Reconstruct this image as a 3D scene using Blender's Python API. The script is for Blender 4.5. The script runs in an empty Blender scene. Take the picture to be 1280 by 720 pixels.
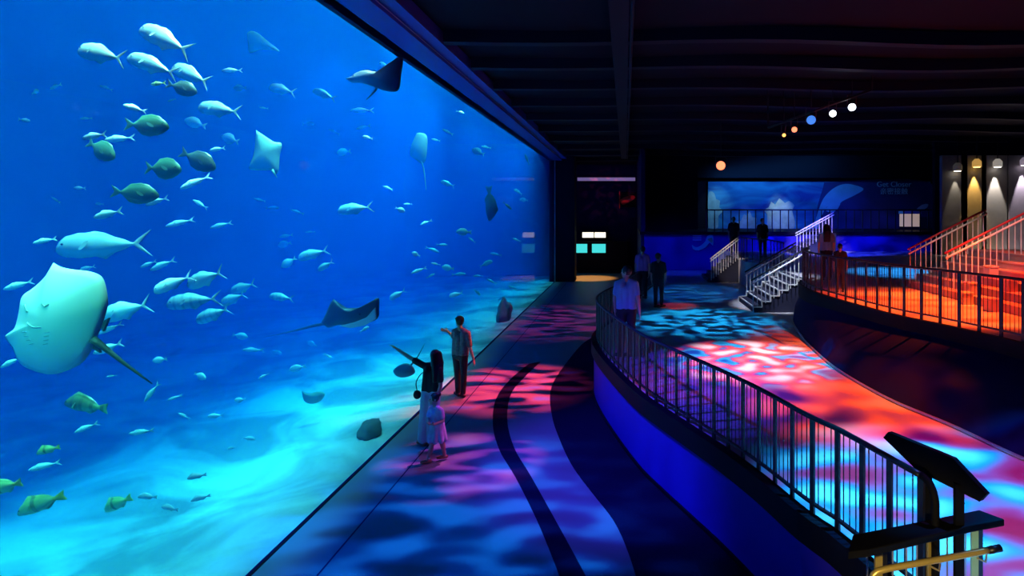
import bpy, bmesh, math, random
from mathutils import Vector, Matrix
random.seed(7)
SC = bpy.context.scene
COL = SC.collection
F, CX, CY, EYE = 700.0, 782.0, 267.0, 3.88       # focal length in px, principal point, eye height above walkway
XG = -4.04                                        # glass plane
ZP, ZU, ZB = 1.14, 2.07, 3.0                      # platform, upper platform, balcony
RH = 0.88
V = Vector

# ---------------------------------------------------------------- helpers
def P(px, py, Y): return V(((px-CX)*Y/F, Y, EYE-(py-CY)*Y/F))
def PZ(px, py, Z):
    Y = (EYE-Z)*F/(py-CY); return V(((px-CX)*Y/F, Y, Z))
def PX(px, py, X):
    Y = F*X/(px-CX); return V((X, Y, EYE-(py-CY)*Y/F))
def lin(c):
    f = lambda v: v/12.92 if v <= .04045 else ((v+.055)/1.055)**2.4
    return tuple(f(v/255.0) for v in c)

def tag(o, label=None, cat=None, group=None, kind=None):
    if label: o['label'] = label
    if cat: o['category'] = cat
    if group: o['group'] = group
    if kind: o['kind'] = kind
    return o

def empty(name, loc=(0, 0, 0), rz=0):
    o = bpy.data.objects.new(name, None); COL.objects.link(o)
    o.location = loc; o.rotation_euler = (0, 0, rz); o.empty_display_size = .1
    return o

class MB:
    def __init__(s): s.v = []; s.f = []; s.m = []; s.cur = 0
    def add(s, vs, fs):
        n = len(s.v); s.v += [tuple(p) for p in vs]
        for f in fs: s.f.append(tuple(i+n for i in f)); s.m.append(s.cur)
        return s
    def box(s, x0, x1, y0, y1, z0, z1):
        vs = [(x, y, z) for z in (z0, z1) for y in (y0, y1) for x in (x0, x1)]
        return s.add(vs, [(0, 2, 3, 1), (4, 5, 7, 6), (0, 1, 5, 4), (2, 6, 7, 3), (0, 4, 6, 2), (1, 3, 7, 5)])
    def tube(s, pts, r, n=8, ry=None, up=V((0, 0, 1)), radii=None):
        pts = [V(p) for p in pts]; ry = r if ry is None else ry; rings = []
        for i, p in enumerate(pts):
            t = (pts[min(i+1, len(pts)-1)]-pts[max(i-1, 0)]).normalized()
            u = up if abs(t.dot(up)) < .97 else V((0, 1, 0))
            a = t.cross(u).normalized(); b = a.cross(t).normalized()
            k = radii[i] if radii else 1.0
            off = math.pi/4 if n == 4 else 0
            q = math.sqrt(2) if n == 4 else 1
            rings.append([p+a*r*k*q*math.cos(2*math.pi*j/n+off)+b*ry*k*q*math.sin(2*math.pi*j/n+off) for j in range(n)])
        vs = [p for rg in rings for p in rg]; fs = []
        for i in range(len(pts)-1):
            for j in range(n):
                fs.append((i*n+j, i*n+(j+1) % n, (i+1)*n+(j+1) % n, (i+1)*n+j))
        fs.append(tuple(range(n-1, -1, -1))); fs.append(tuple((len(pts)-1)*n+j for j in range(n)))
        return s.add(vs, fs)
    def prism(s, outline, z0, z1):
        n = len(outline)
        vs = [(x, y, z0) for x, y in outline]+[(x, y, z1) for x, y in outline]
        fs = [tuple(range(n-1, -1, -1)), tuple(range(n, 2*n))]
        fs += [(i, (i+1) % n, n+(i+1) % n, n+i) for i in range(n)]
        return s.add(vs, fs)
    def ell(s, c, r, nu=14, nv=9, rot=None):
        vs = []; c = V(c)
        for j in range(1, nv):
            th = math.pi*j/nv
            for i in range(nu):
                ph = 2*math.pi*i/nu
                p = V((r[0]*math.sin(th)*math.cos(ph), r[1]*math.sin(th)*math.sin(ph), r[2]*math.cos(th)))
                if rot: p = rot @ p
                vs.append(c+p)
        t = V((0, 0, r[2])); 
        if rot: t = rot @ t
        vs += [c+t, c-t]; T = len(vs)-2; fs = []
        for j in range(nv-2):
            for i in range(nu):
                fs.append((j*nu+i, (j+1)*nu+i, (j+1)*nu+(i+1) % nu, j*nu+(i+1) % nu))
        for i in range(nu):
            fs.append((T, i, (i+1) % nu)); fs.append((T+1, (nv-2)*nu+(i+1) % nu, (nv-2)*nu+i))
        return s.add(vs, fs)
    def caps(s, a, b, ra, rb):
        a = V(a); b = V(b)
        s.ell(a, (ra,)*3, 12, 8); s.ell(b, (rb,)*3, 12, 8)
        d = (b-a)
        if d.length > 1e-4:
            s.tube([a, a+d*.5, b], 1, 12, radii=[ra, (ra+rb)/2, rb])
        return s
    def mesh(s, name, mats, smooth=False, fix=True):
        me = bpy.data.meshes.new(name); me.from_pydata(s.v, [], s.f)
        mats = mats if isinstance(mats, (list, tuple)) else [mats]
        for m in mats: me.materials.append(m)
        for p, k in zip(me.polygons, s.m): p.material_index = k; p.use_smooth = smooth
        if fix:
            bm = bmesh.new(); bm.from_mesh(me); bmesh.ops.recalc_face_normals(bm, faces=bm.faces); bm.to_mesh(me); bm.free()
        me.update(); return me
    def build(s, name, mats, parent=None, smooth=False, loc=None, kind=None, bevel=0):
        o = bpy.data.objects.new(name, s.mesh(name, mats, smooth)); COL.objects.link(o)
        if parent: o.parent = parent
        if loc is not None: o.location = loc
        if kind: o['kind'] = kind
        if bevel:
            b = o.modifiers.new('bevel', 'BEVEL'); b.width = bevel; b.segments = 2; b.limit_method = 'ANGLE'
        return o

def inst(name, me, parent, loc=(0, 0, 0), rz=0):
    o = bpy.data.objects.new(name, me); COL.objects.link(o); o.parent = parent
    o.location = loc; o.rotation_euler = (0, 0, rz); return o

def smooth_path(pts, step=.12):
    pts = [V(p) for p in pts]; out = []
    for i in range(len(pts)-1):
        p0 = pts[max(i-1, 0)]; p1 = pts[i]; p2 = pts[i+1]; p3 = pts[min(i+2, len(pts)-1)]
        n = max(2, int((p2-p1).length/step))
        for k in range(n):
            t = k/n
            out.append(.5*((2*p1)+(p2-p0)*t+(2*p0-5*p1+4*p2-p3)*t*t+(3*p1-p0-3*p2+p3)*t**3))
    out.append(pts[-1]); return out
def along(path, spacing, start=0.0):
    res = []; acc = -start; 
    for i in range(len(path)-1):
        a, b = path[i], path[i+1]; L = (b-a).length
        while acc <= L:
            if acc >= 0:
                t = (b-a).normalized(); res.append((a+(b-a)*(acc/L if L else 0), t))
            acc += spacing
        acc -= L
    return res
def plen(path): return sum((path[i+1]-path[i]).length for i in range(len(path)-1))

# ---------------------------------------------------------------- materials
def mat(name, col, rough=.6, metal=0, emit=None, estr=1.0, var=.0, scale=6, bump=0, spec=.5, coat=0):
    m = bpy.data.materials.new(name); m.use_nodes = True; nt = m.node_tree; b = nt.nodes['Principled BSDF']
    b.inputs['Base Color'].default_value = (*col, 1); b.inputs['Roughness'].default_value = rough
    b.inputs['Metallic'].default_value = metal; b.inputs['Specular IOR Level'].default_value = spec
    tc = nt.nodes.new('ShaderNodeTexCoord'); nz = nt.nodes.new('ShaderNodeTexNoise'); nz.inputs['Scale'].default_value = scale
    nz.inputs['Detail'].default_value = 4
    nt.links.new(tc.outputs['Object'], nz.inputs['Vector'])
    if var:
        mx = nt.nodes.new('ShaderNodeMix'); mx.data_type = 'RGBA'
        mx.inputs[6].default_value = (*[c*(1-var) for c in col], 1); mx.inputs[7].default_value = (*[min(1, c*(1+var)) for c in col], 1)
        nt.links.new(nz.outputs[0], mx.inputs[0]); nt.links.new(mx.outputs[2], b.inputs['Base Color'])
    if bump:
        bp = nt.nodes.new('ShaderNodeBump'); bp.inputs['Strength'].default_value = bump; bp.inputs['Distance'].default_value = .02
        nt.links.new(nz.outputs[0], bp.inputs['Height']); nt.links.new(bp.outputs[0], b.inputs['Normal'])
    if emit:
        b.inputs['Emission Color'].default_value = (*emit, 1); b.inputs['Emission Strength'].default_value = estr
    return m

M = {}
M['floor'] = mat('floor_resin', (.26, .25, .26), .45, var=.06, scale=1.5, spec=.25)
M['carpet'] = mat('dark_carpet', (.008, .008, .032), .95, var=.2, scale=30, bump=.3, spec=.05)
M['plat'] = mat('platform_floor', (.66, .60, .60), .42, var=.08, scale=2.5, spec=.35)
M['plat_edge'] = mat('platform_carpet', (.012, .01, .04), .9, var=.2, scale=30, spec=.05)
M['bluewall'] = mat('blue_painted_wall', (.035, .02, .45), .6, var=.1, scale=2, spec=.2)
M['navywall'] = mat('navy_painted_wall', (.004, .006, .075), .7, var=.1, scale=2, spec=.15)
M['black'] = mat('black_trim', (.004, .004, .010), .6, spec=.15)
M['blackwall'] = mat('black_wall', (.008, .008, .022), .8, var=.2, scale=3, spec=.1)
M['ceil'] = mat('dark_ceiling', (.004, .004, .014), .75, var=.2, scale=2, spec=.15)
M['beam'] = mat('dark_beam', (.006, .006, .020), .6, spec=.2)
M['fascia'] = mat('blue_fascia', (.05, .07, .40), .4, var=.05, scale=2)
M['rail'] = mat('railing_black_steel', (.010, .010, .014), .38, metal=.0, spec=.6)
M['railtop'] = mat('railing_top_steel', (.014, .014, .022), .4, spec=.4)
M['matte'] = mat('matte_black_metal', (.004, .004, .006), .75, spec=.12)
M['steel'] = mat('brushed_steel', (.72, .70, .68), .3, metal=.7)
M['palebar'] = mat('pale_painted_steel', (.75, .73, .70), .4)
M['redbar'] = mat('red_painted_rail', (.35, .02, .03), .4)
M['brass'] = mat('brass_steel', (.70, .52, .14), .3, metal=.55)
M['tread'] = mat('stair_tread', (.015, .015, .04), .6, var=.1)
M['nosing'] = mat('stair_nosing', (.75, .72, .66), .5)
M['redstep'] = mat('terrace_step', (.40, .26, .26), .6, var=.15)
M['screen'] = mat('lit_screen', (.02, .02, .02), .3, emit=lin((70, 225, 225)), estr=1.0)
M['sign'] = mat('lit_sign', (.8, .8, .75), .5, emit=lin((255, 246, 222)), estr=1.6)
M['strip'] = mat('light_strip', (.5, .5, .6), .5, emit=lin((130, 110, 170)), estr=.6)
M['lens_w'] = mat('lamp_lens_white', (.8, .8, .8), .3, emit=(.75, .9, 1.0), estr=8)
M['lens_b'] = mat('lamp_lens_blue', (.2, .4, .8), .3, emit=(.03, .25, .85), estr=1.0)
M['lens_r'] = mat('lamp_lens_red', (.8, .3, .2), .3, emit=(1.0, .22, .09), estr=2.2)
M['lens_o'] = mat('lamp_lens_orange', (.8, .5, .2), .3, emit=(1.0, .4, .08), estr=3)
M['lamp'] = mat('lamp_housing', (.012, .012, .014), .4)

# ---------------------------------------------------------------- camera, world
cam = bpy.data.cameras.new('camera'); co = bpy.data.objects.new('camera', cam); COL.objects.link(co)
co.location = (0, 0, EYE); co.rotation_euler = (math.pi/2, 0, 0)
cam.sensor_width = 36; cam.lens = 36*F/1280; cam.shift_x = (640-CX)/1280; cam.shift_y = -(360-CY)/1280
cam.clip_end = 200; SC.camera = co
w = bpy.data.worlds.new('world'); SC.world = w; w.use_nodes = True
w.node_tree.nodes['Background'].inputs[0].default_value = (.02, .04, 1.0, 1)
w.node_tree.nodes['Background'].inputs[1].default_value = .07
SC.view_settings.view_transform = 'Standard'; SC.view_settings.look = 'None'
SC.view_settings.exposure = 0; SC.view_settings.gamma = 1; SC.view_settings.use_curve_mapping = False
SC.cycles.use_denoising = True
SC.cycles.max_bounces = 6; SC.cycles.diffuse_bounces = 3; SC.cycles.glossy_bounces = 3; SC.cycles.volume_bounces = 1
SC.cycles.transparent_max_bounces = 16
SC.cycles.sample_clamp_indirect = 4
SC.cycles.caustics_reflective = False; SC.cycles.caustics_refractive = False

# ---------------------------------------------------------------- lights
def aim(o, tgt):
    z = -(V(tgt)-o.location).normalized(); x = V((1, 0, 0)); x = (x-z*x.dot(z))
    if x.length < .2: x = V((0, 1, 0)); x = x-z*x.dot(z)
    x.normalize(); y = z.cross(x); o.rotation_euler = Matrix((x, y, z)).transposed().to_euler()
def spot(name, loc, tgt, deg, energy, color=(1, 1, 1), blend=.6, size=.05):
    l = bpy.data.lights.new(name, 'SPOT'); o = bpy.data.objects.new(name, l); COL.objects.link(o)
    o.location = loc; aim(o, tgt); l.spot_size = math.radians(deg); l.spot_blend = blend
    l.energy = energy; l.color = color; l.shadow_soft_size = size; return o
def area(name, loc, tgt, sx, sy, energy, color):
    l = bpy.data.lights.new(name, 'AREA'); o = bpy.data.objects.new(name, l); COL.objects.link(o)
    o.location = loc; aim(o, tgt); l.shape = 'RECTANGLE'; l.size = sx; l.size_y = sy; l.energy = energy; l.color = color
    return o
def gobo(name, loc, tgt, deg, energy, stops, scale=9, seed=0, blend=.7, size=.04, squash=(1, 1, 1), detail=1.5, distort=.6, voro=False):
    """a moving-head projector with a coloured glass ripple gobo"""
    o = spot(name, loc, tgt, deg, energy, (1, 1, 1), blend, size); l = o.data; l.use_nodes = True; nt = l.node_tree
    em = nt.nodes['Emission']
    tc = nt.nodes.new('ShaderNodeTexCoord'); mp = nt.nodes.new('ShaderNodeMapping')
    mp.inputs['Location'].default_value = (seed*1.7, seed*2.3, seed*.9); mp.inputs['Scale'].default_value = squash
    nz = nt.nodes.new('ShaderNodeTexNoise'); nz.inputs['Scale'].default_value = scale; nz.inputs['Detail'].default_value = detail
    nz.inputs['Distortion'].default_value = distort
    cr = nt.nodes.new('ShaderNodeValToRGB'); e = cr.color_ramp
    while len(e.elements) < len(stops): e.elements.new(.5)
    for el, (p, c) in zip(e.elements, stops): el.position = p; el.color = (*c, 1)
    nt.links.new(tc.outputs['Normal'], mp.inputs['Vector']); nt.links.new(mp.outputs[0], nz.inputs['Vector'])
    nt.links.new(nz.outputs[0], cr.inputs[0]); nt.links.new(cr.outputs[0], em.inputs['Color'])
    return o
K = (0, 0, 0)

# ---------------------------------------------------------------- room shell
def crv(px_list, Z): return [PZ(x, y, Z) for x, y in px_list]
rail_near = smooth_path([V((2.10, 3.98, ZP)), V((2.04, 4.17, ZP)), V((1.95, 4.47, ZP)), V((1.87, 4.72, ZP))]+crv([(1042, 660), (1009, 638), (955, 594), (908, 560), (865, 532), (831, 510), (804, 491), (773, 462)], ZP)
                        +[V((-.50, 11.3, ZP)), V((-.64, 12.4, ZP)), V((-.52, 13.4, ZP)), V((-.12, 15.0, ZP)), V((.34, 17.6, ZP)), V((1.0, 21.0, ZP))], .12)
rail_up = smooth_path([V((5.95, 5.6, ZU)), V((5.72, 6.9, ZU))]+crv([(1269, 426), (1230, 417), (1172, 404), (1119, 393), (1063, 378)], ZU)
                      +[V((4.42, 12.6, ZU)), V((4.42, 13.7, ZU)), V((4.62, 14.7, ZU)), V((5.0, 15.4, ZU))], .12)
low_up = smooth_path([V((5.0, 4.9, ZP)), V((4.75, 5.6, ZP))]+crv([(1280, 575), (1190, 533), (1110, 499), (1045, 461), (1012, 432), (1001, 418)], ZP)+[V((4.2, 14.0, ZP)), V((4.5, 14.9, ZP)), V((5.0, 15.4, ZP))], .12)

MB().box(XG, 6.5, .3, 39, -.25, 0).build('floor', M['floor'], kind='structure')
# dark carpet ribbon and carpet field on the walkway
def ribbon(name, L, R, Z, h, m):
    L = smooth_path(crv(L, Z), .2); R = smooth_path(crv(R, Z), .2)
    o = MB().prism([(p.x, p.y) for p in L]+[(p.x, p.y) for p in reversed(R)], Z, Z+h).build(name, m, kind='structure'); return o
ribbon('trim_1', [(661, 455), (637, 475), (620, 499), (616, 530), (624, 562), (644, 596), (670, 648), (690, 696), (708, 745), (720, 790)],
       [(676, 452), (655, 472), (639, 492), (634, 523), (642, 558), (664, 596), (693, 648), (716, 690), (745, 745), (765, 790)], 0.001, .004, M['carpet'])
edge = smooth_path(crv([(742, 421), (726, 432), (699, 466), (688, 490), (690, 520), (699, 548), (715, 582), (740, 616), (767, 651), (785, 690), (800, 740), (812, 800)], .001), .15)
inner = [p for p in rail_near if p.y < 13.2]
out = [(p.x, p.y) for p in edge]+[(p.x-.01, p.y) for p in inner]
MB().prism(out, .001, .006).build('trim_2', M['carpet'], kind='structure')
MB().box(-3.315, -3.295, 6, 31, 0.0, .003).build('trim_3', M['navywall'], kind='structure')

# platform: parapet wall (blue), black edge band, floor
outl = [(p.x, p.y) for p in rail_near]+[(1.6, 23), (2.0, 27.0), (20, 27.0), (20, 2.2), (2.45, 2.2), (2.3, 3.2)]
MB().prism(outl, -.1, ZP).build('floor_platform', [M['plat']], kind='structure')
def wallstrip(name, path, z0, z1, off, th, m, side=-1):
    """a vertical curved wall following the path, off metres outside of it"""
    mb = MB(); n = len(path); pts = []
    for i, p in enumerate(path):
        t = (path[min(i+1, n-1)]-path[max(i-1, 0)]); t.z = 0; t.normalize()
        nn = V((-t.y, t.x, 0))*(-side)
        pts.append((p+nn*off, p+nn*(off+th)))
    vs = []; fs = []
    for a, b in pts: vs += [(a.x, a.y, z0), (a.x, a.y, z1), (b.x, b.y, z1), (b.x, b.y, z0)]
    for i in range(n-1):
        for k in range(4): fs.append((i*4+k, i*4+(k+1) % 4, (i+1)*4+(k+1) % 4, (i+1)*4+k))
    fs += [(0, 1, 2, 3), tuple((n-1)*4+k for k in (3, 2, 1, 0))]
    return mb.add(vs, fs).build(name, m, kind='structure', smooth=False)
wallstrip('wall_parapet', rail_near, 0, ZP-.22, .0, .06, M['bluewall'])
wallstrip('trim_4', rail_near, ZP-.24, ZP+.015, .0, .12, M['black'])
wallstrip('baseboard_parapet', rail_near, 0.004, .05, .06, .03, M['black'])

# upper platform with flared navy wall
n = min(len(low_up), len(rail_up))
def resample(path, n):
    L = plen(path); r = along(path, L/(n-1)*.99999); return [a for a, t in r][:n]
A = resample(low_up, 60); B = resample(rail_up, 60); n = min(len(A), len(B))
mb = MB(); vs = []; fs = []
for i in range(n):
    a, b = A[i], B[i]; mid = a.lerp(b, .72)
    vs += [(a.x, a.y, ZP), (a.lerp(b, .25).x, a.lerp(b, .25).y, ZP+.36), (mid.x, mid.y, ZU-.34), (b.x-.02, b.y-.02, ZU-.2)]
for i in range(n-1):
    for k in range(3): fs.append((i*4+k, i*4+k+1, (i+1)*4+k+1, (i+1)*4+k))
mb.add(vs, fs).build('wall_terrace', M['navywall'], kind='structure', smooth=True)
outu = [(p.x, p.y) for p in rail_up]+[(5.0, 20.0), (4.5, 21.0), (4.5, 27.0), (20, 27.0), (20, 5.6)]
MB().prism(outu, ZP-.02, ZU).build('floor_terrace', [M['plat']], kind='structure')
wallstrip('trim_5', rail_up, ZU-.30, ZU+.012, .0, .08, M['black'])
low_k = [p+V((0, 0, 0)) for p in low_up]
MB().tube([p+V((-.02, -.01, .02)) for p in low_up], .022, 6).build('trim_6', M['steel'], kind='structure')

# ceiling, beams, fascia, glass
MB().box(-3.35, 22, .3, 40, 7.22, 7.4).build('ceiling', M['ceil'], kind='structure')
mb = MB()
for k, y in enumerate([10.2, 12.0, 14.0, 16.2, 18.6, 21.2, 24, 27, 30, 33]):
    o = MB(); pts = [V((-3.3+.9*i, y+.16*math.sin(i*.7), 7.10+.03*math.sin(i*.5))) for i in range(23)]
    o.tube(pts, .11, 4, ry=.12); b = o.build('ceiling_beam', M['beam'])
    tag(b, kind='structure')
    b.name = 'trim_%d' % (20+k)
# tank fascia: soffit over the glass and front lip
MB().box(XG-.25, -3.62, .3, 31.9, 6.9, 7.22).build('trim_7', M['fascia'], kind='structure')
MB().box(-3.62, -3.36, .3, 31.9, 6.99, 7.40).build('trim_8', M['fascia'], kind='structure')
MB().tube([(-3.63, .4, 6.975), (-3.63, 31.8, 6.975)], .015, 6).build('trim_9', M['steel'], kind='structure')
MB().box(XG-.30, -2.90, 31.85, 33.0, 0, 7.25).build('wall_end', M['blackwall'], kind='structure')
MB().tube([(XG+.03, 31.80, .02), (XG+.03, 31.80, 6.9)], .025, 6).build('trim_10', M['steel'], kind='structure')
MB().box(XG+.002, XG+.03, .3, 31.85, 0, .012).build('baseboard_tank', M['black'], kind='structure')

g = bpy.data.materials.new('acrylic_panel'); g.use_nodes = True; nt = g.node_tree; nt.nodes.clear()
outn = nt.nodes.new('ShaderNodeOutputMaterial'); mx = nt.nodes.new('ShaderNodeMixShader'); tr = nt.nodes.new('ShaderNodeBsdfTransparent')
gl = nt.nodes.new('ShaderNodeBsdfGlossy'); gl.inputs['Roughness'].default_value = .03; lw = nt.nodes.new('ShaderNodeFresnel'); lw.inputs['IOR'].default_value = 1.045
tr.inputs[0].default_value = (.97, .99, 1, 1)
nt.links.new(lw.outputs[0], mx.inputs[0]); nt.links.new(tr.outputs[0], mx.inputs[1]); nt.links.new(gl.outputs[0], mx.inputs[2]); nt.links.new(mx.outputs[0], outn.inputs[0])
MB().add([(XG, .3, 0), (XG, 31.85, 0), (XG, 31.85, 6.9), (XG, .3, 6.9)], [(0, 1, 2, 3)]).build('window_1', g, kind='structure')

# ---------------------------------------------------------------- tank
wm = bpy.data.materials.new('sea_water'); wm.use_nodes = True; nt = wm.node_tree; nt.nodes.clear()
outn = nt.nodes.new('ShaderNodeOutputMaterial'); ad = nt.nodes.new('ShaderNodeAddShader')
ab = nt.nodes.new('ShaderNodeVolumeAbsorption'); sc_ = nt.nodes.new('ShaderNodeVolumeScatter')
ABS = (.50, .150, .020); SCA = (.0002, .0175, .092)
ab.inputs['Density'].default_value = 1.0; ab.inputs['Color'].default_value = (1-ABS[0], 1-ABS[1], 1-ABS[2], 1)
d = .2; sc_.inputs['Density'].default_value = d; sc_.inputs['Color'].default_value = (SCA[0]/d, SCA[1]/d, SCA[2]/d, 1); sc_.inputs['Anisotropy'].default_value = 0.0
nt.links.new(ab.outputs[0], ad.inputs[0]); nt.links.new(sc_.outputs[0], ad.inputs[1]); nt.links.new(ad.outputs[0], outn.inputs['Volume'])
MB().box(-24, XG-.03, .2, 40, -.6, 8.6).build('water', wm, kind='structure')

sand = bpy.data.materials.new('pale_sand'); sand.use_nodes = True; nt = sand.node_tree; b = nt.nodes['Principled BSDF']
tc = nt.nodes.new('ShaderNodeTexCoord'); n1 = nt.nodes.new('ShaderNodeTexNoise'); n1.inputs['Scale'].default_value = .55; n1.inputs['Detail'].default_value = 5
n1.inputs['Distortion'].default_value = .8
cr = nt.nodes.new('ShaderNodeValToRGB'); cr.color_ramp.elements[0].position = .38; cr.color_ramp.elements[0].color = (.30, .32, .30, 1)
cr.color_ramp.elements[1].position = .58; cr.color_ramp.elements[1].color = (.82, .80, .74, 1)
n2 = nt.nodes.new('ShaderNodeTexNoise'); n2.inputs['Scale'].default_value = 9; n2.inputs['Detail'].default_value = 6
bp = nt.nodes.new('ShaderNodeBump'); bp.inputs['Strength'].default_value = .5; bp.inputs['Distance'].default_value = .05
for a_, b_ in ((tc.outputs['Object'], n1.inputs['Vector']), (tc.outputs['Object'], n2.inputs['Vector']), (n1.outputs[0], cr.inputs[0]), (cr.outputs[0], b.inputs['Base Color']), (n2.outputs[0], bp.inputs['Height']), (bp.outputs[0], b.inputs['Normal'])):
    nt.links.new(a_, b_)
b.inputs['Roughness'].default_value = .95
from mathutils import noise
mb = MB(); NX, NY = 70, 130; vs = []; fs = []
for j in range(NY+1):
    for i in range(NX+1):
        x = XG-.05-18*i/NX; y = .4+39*j/NY; dd = (XG-x)
        z = min(dd, 1.5)/1.5*(.10*noise.noise(V((x*.45, y*.45, 0)))+.05*noise.noise(V((x*1.3, y*1.3, 3))))-.012-.02*dd
        vs.append((x, y, z))
for j in range(NY):
    for i in range(NX):
        a = j*(NX+1)+i; fs.append((a, a+1, a+NX+2, a+NX+1))
mb.add(vs, fs).build('floor_tank', sand, kind='structure', smooth=True)
M['rock'] = mat('reef_rock', (.16, .17, .16), .9, var=.5, scale=2.5, bump=.8)
M['palerock'] = mat('pale_reef_rock', (.55, .55, .5), .9, var=.4, scale=2.5, bump=.8)
# far reef walls of the tank
def rockwall(name, x0, x1, y, z1, m, seed, amp=.5, axis='y'):
    mb = MB(); vs = []; fs = []; nx, nz = 40, 30
    for j in range(nz+1):
        for i in range(nx+1):
            u = x0+(x1-x0)*i/nx; z = -.1+(z1+.1)*j/nz
            q = amp*noise.noise(V((u*.5, z*.6, seed)))+amp*.4*noise.noise(V((u*1.6, z*1.6, seed+5)))
            vs.append((u, y+q, z) if axis == 'y' else (y+q, u, z))
    for j in range(nz):
        for i in range(nx):
            a = j*(nx+1)+i; fs.append((a, a+1, a+nx+2, a+nx+1))
    return mb.add(vs, fs).build(name, m, kind='structure', smooth=True)
rockwall('wall_tank_end', -14, XG-.3, 35.5, 8.3, M['rock'], 2)
rockwall('wall_tank_back', 1, 38, -20.5, 8.3, M['rock'], 9, axis='x')

# tank lights: troughs over the water, plus added floods, shafts and glow spots
LT = (.7, 1.35, .85)
def tank_light(name, loc, tgt, sx, sy, e, c, spread):
    o = area(name, loc, tgt, sx, sy, e, c); o.data.spread = math.radians(spread); return o
tank_light('tank_top_light', (-9.0, 10, 8.45), (-10.8, 10, 0), 7, 19, 350, LT, 46)
tank_light('tank_top_light_far', (-8.2, 27, 8.45), (-10.0, 27, 0), 5.4, 15, 640, LT, 46)
tank_light('tank_front_light', (-4.95, 8.5, 8.4), (-6.2, 8.5, 0), .6, 14, 800, (2.2, 1.75, 1.1), 36)
tank_light('tank_front_light_far', (-4.95, 24, 8.4), (-6.2, 24, 0), .6, 16, 480, (1.2, 1.4, .9), 36)
spot('added_tank_flood', (-5.0, 1.0, 8.3), (-5.45, 5.2, 2.5), 26, 2600, (.8, 1.9, .6), 1, .3)  # unseen flood added to brighten the giant stingray
spot('added_tank_flood', (-6.2, .8, 7.8), (-7.3, 6.5, 4.3), 44, 380, (.8, 1.8, .7), 1, .3)  # unseen flood added to light the fish from the viewer's side
for px, X, r, e in ((418, -6.0, 1.6, .8), (492, -5.6, 1.3, 1), (545, -5.5, 1.2, .9), (597, -5.3, 1.2, 1), (648, -5.2, 1.5, 1.6), (672, -5.0, 1.2, 1.2), (350, -7.5, 1.6, .6)):
    y = F*X/(px-CX)       # unseen narrow spots added high above to draw light shafts
    spot('added_shaft_spot', (X-.2, y, 40), (X, y, 0), math.degrees(2*math.atan(r*.5/34)), 140000*e, (.25, 1.0, .85), .9, .1)
for px, py, X, e in ((425, 180, -6.6, 260), (492, 190, -6.4, 330), (545, 195, -6.2, 380), (600, 190, -6.0, 420), (640, 180, -5.8, 500), (660, 190, -5.6, 500)):
    y = F*X/(px-CX); spot('added_glow_spot', (X, y, 7.5), (X-2.4, y, 2.4), 78, e*3, (.2, 1.0, .8), .9, .3)  # unseen spots added for a cyan glow high in the water
spot('added_ray_flood', (-5.0, 1.0, 3.2), (-5.35, 4.95, 2.8), 26, 110, (.25, 1.0, .62), .9, .2)  # unseen low spot added to lift the stingray's belly
MB().box(XG-.35, XG-.06, .3, 31.85, 6.9, 8.6).build('wall_light_shield', M['black'], kind='structure')  # unseen box added to keep the tank lights off the walkway
SPOTS = True

# ---------------------------------------------------------------- fish
def species_mesh(name, prof, W, dors, anal, fork, tailh, m, ped=.80):
    us = [0, .02, .05, .1, .16, .23, .31, .4, .5, .6, .7, ped-.03, ped, ped+.05, ped+.11, ped+.16, 1.0]
    us = [u for u in us]
    def ip(u, k):
        for a, b in zip(prof, prof[1:]):
            if a[0] <= u <= b[0]:
                t = (u-a[0])/(b[0]-a[0]); t = t*t*(3-2*t) if b[0]-a[0] > .12 else t
                return a[k]+(b[k]-a[k])*t
        return prof[-1][k]
    def fin(u, spec):
        for a, b in zip(spec, spec[1:]):
            if a[0] <= u <= b[0]: return a[1]+(b[1]-a[1])*(u-a[0])/(b[0]-a[0])
        return 0
    hmax = max(p[1]-p[2] for p in prof); rings = []; NA = 6
    for u in us:
        if u <= ped:
            T, B = ip(u, 1), ip(u, 2); w_ = W*max(.02, (T-B)/hmax)**.9; df, af = fin(u, dors), fin(u, anal); s = 0
        else:
            s = (u-ped)/(1-ped); T = prof[-1][1]+(tailh-prof[-1][1])*s**.85; B = -T; w_ = .010*(1-s)+.004; df = af = 0
        mid, hh = (T+B)/2, (T-B)/2; x = .5-u
        def xs(z): return x+(fork*s*max(0, 1-abs(z)/max(T, 1e-4)) if u > ped else 0)
        r = [(xs(T+df), 0, T+df+.001)]
        for k in range(NA+1):
            th = math.pi/2-math.pi*k/NA; c = max(.06, math.cos(th)); z = mid+hh*math.sin(th)*.985
            r.append((xs(z), w_*c, z))
        r.append((xs(B-af), 0, B-af-.001))
        for k in range(NA, -1, -1):
            th = math.pi/2-math.pi*k/NA; c = max(.06, math.cos(th)); z = mid+hh*math.sin(th)*.985
            r.append((xs(z), -w_*c, z))
        rings.append(r)
    n = len(rings[0]); mb = MB(); vs = [p for r in rings for p in r]; fs = []
    for i in range(len(rings)-1):
        for j in range(n): fs.append((i*n+j, i*n+(j+1) % n, (i+1)*n+(j+1) % n, (i+1)*n+j))
    fs.append(tuple(range(n))); L = (len(rings)-1)*n
    h = n//2
    for j in range(1, h):   # close the tail edge with strips
        fs.append((L+j-1 if j > 0 else L, L+j, L+n-j, L+(n-j+1) % n))
    fs.append((L+h-1, L+h, L+h+1))
    mb.add(vs, fs); return mb.mesh(name, m, True)

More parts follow.
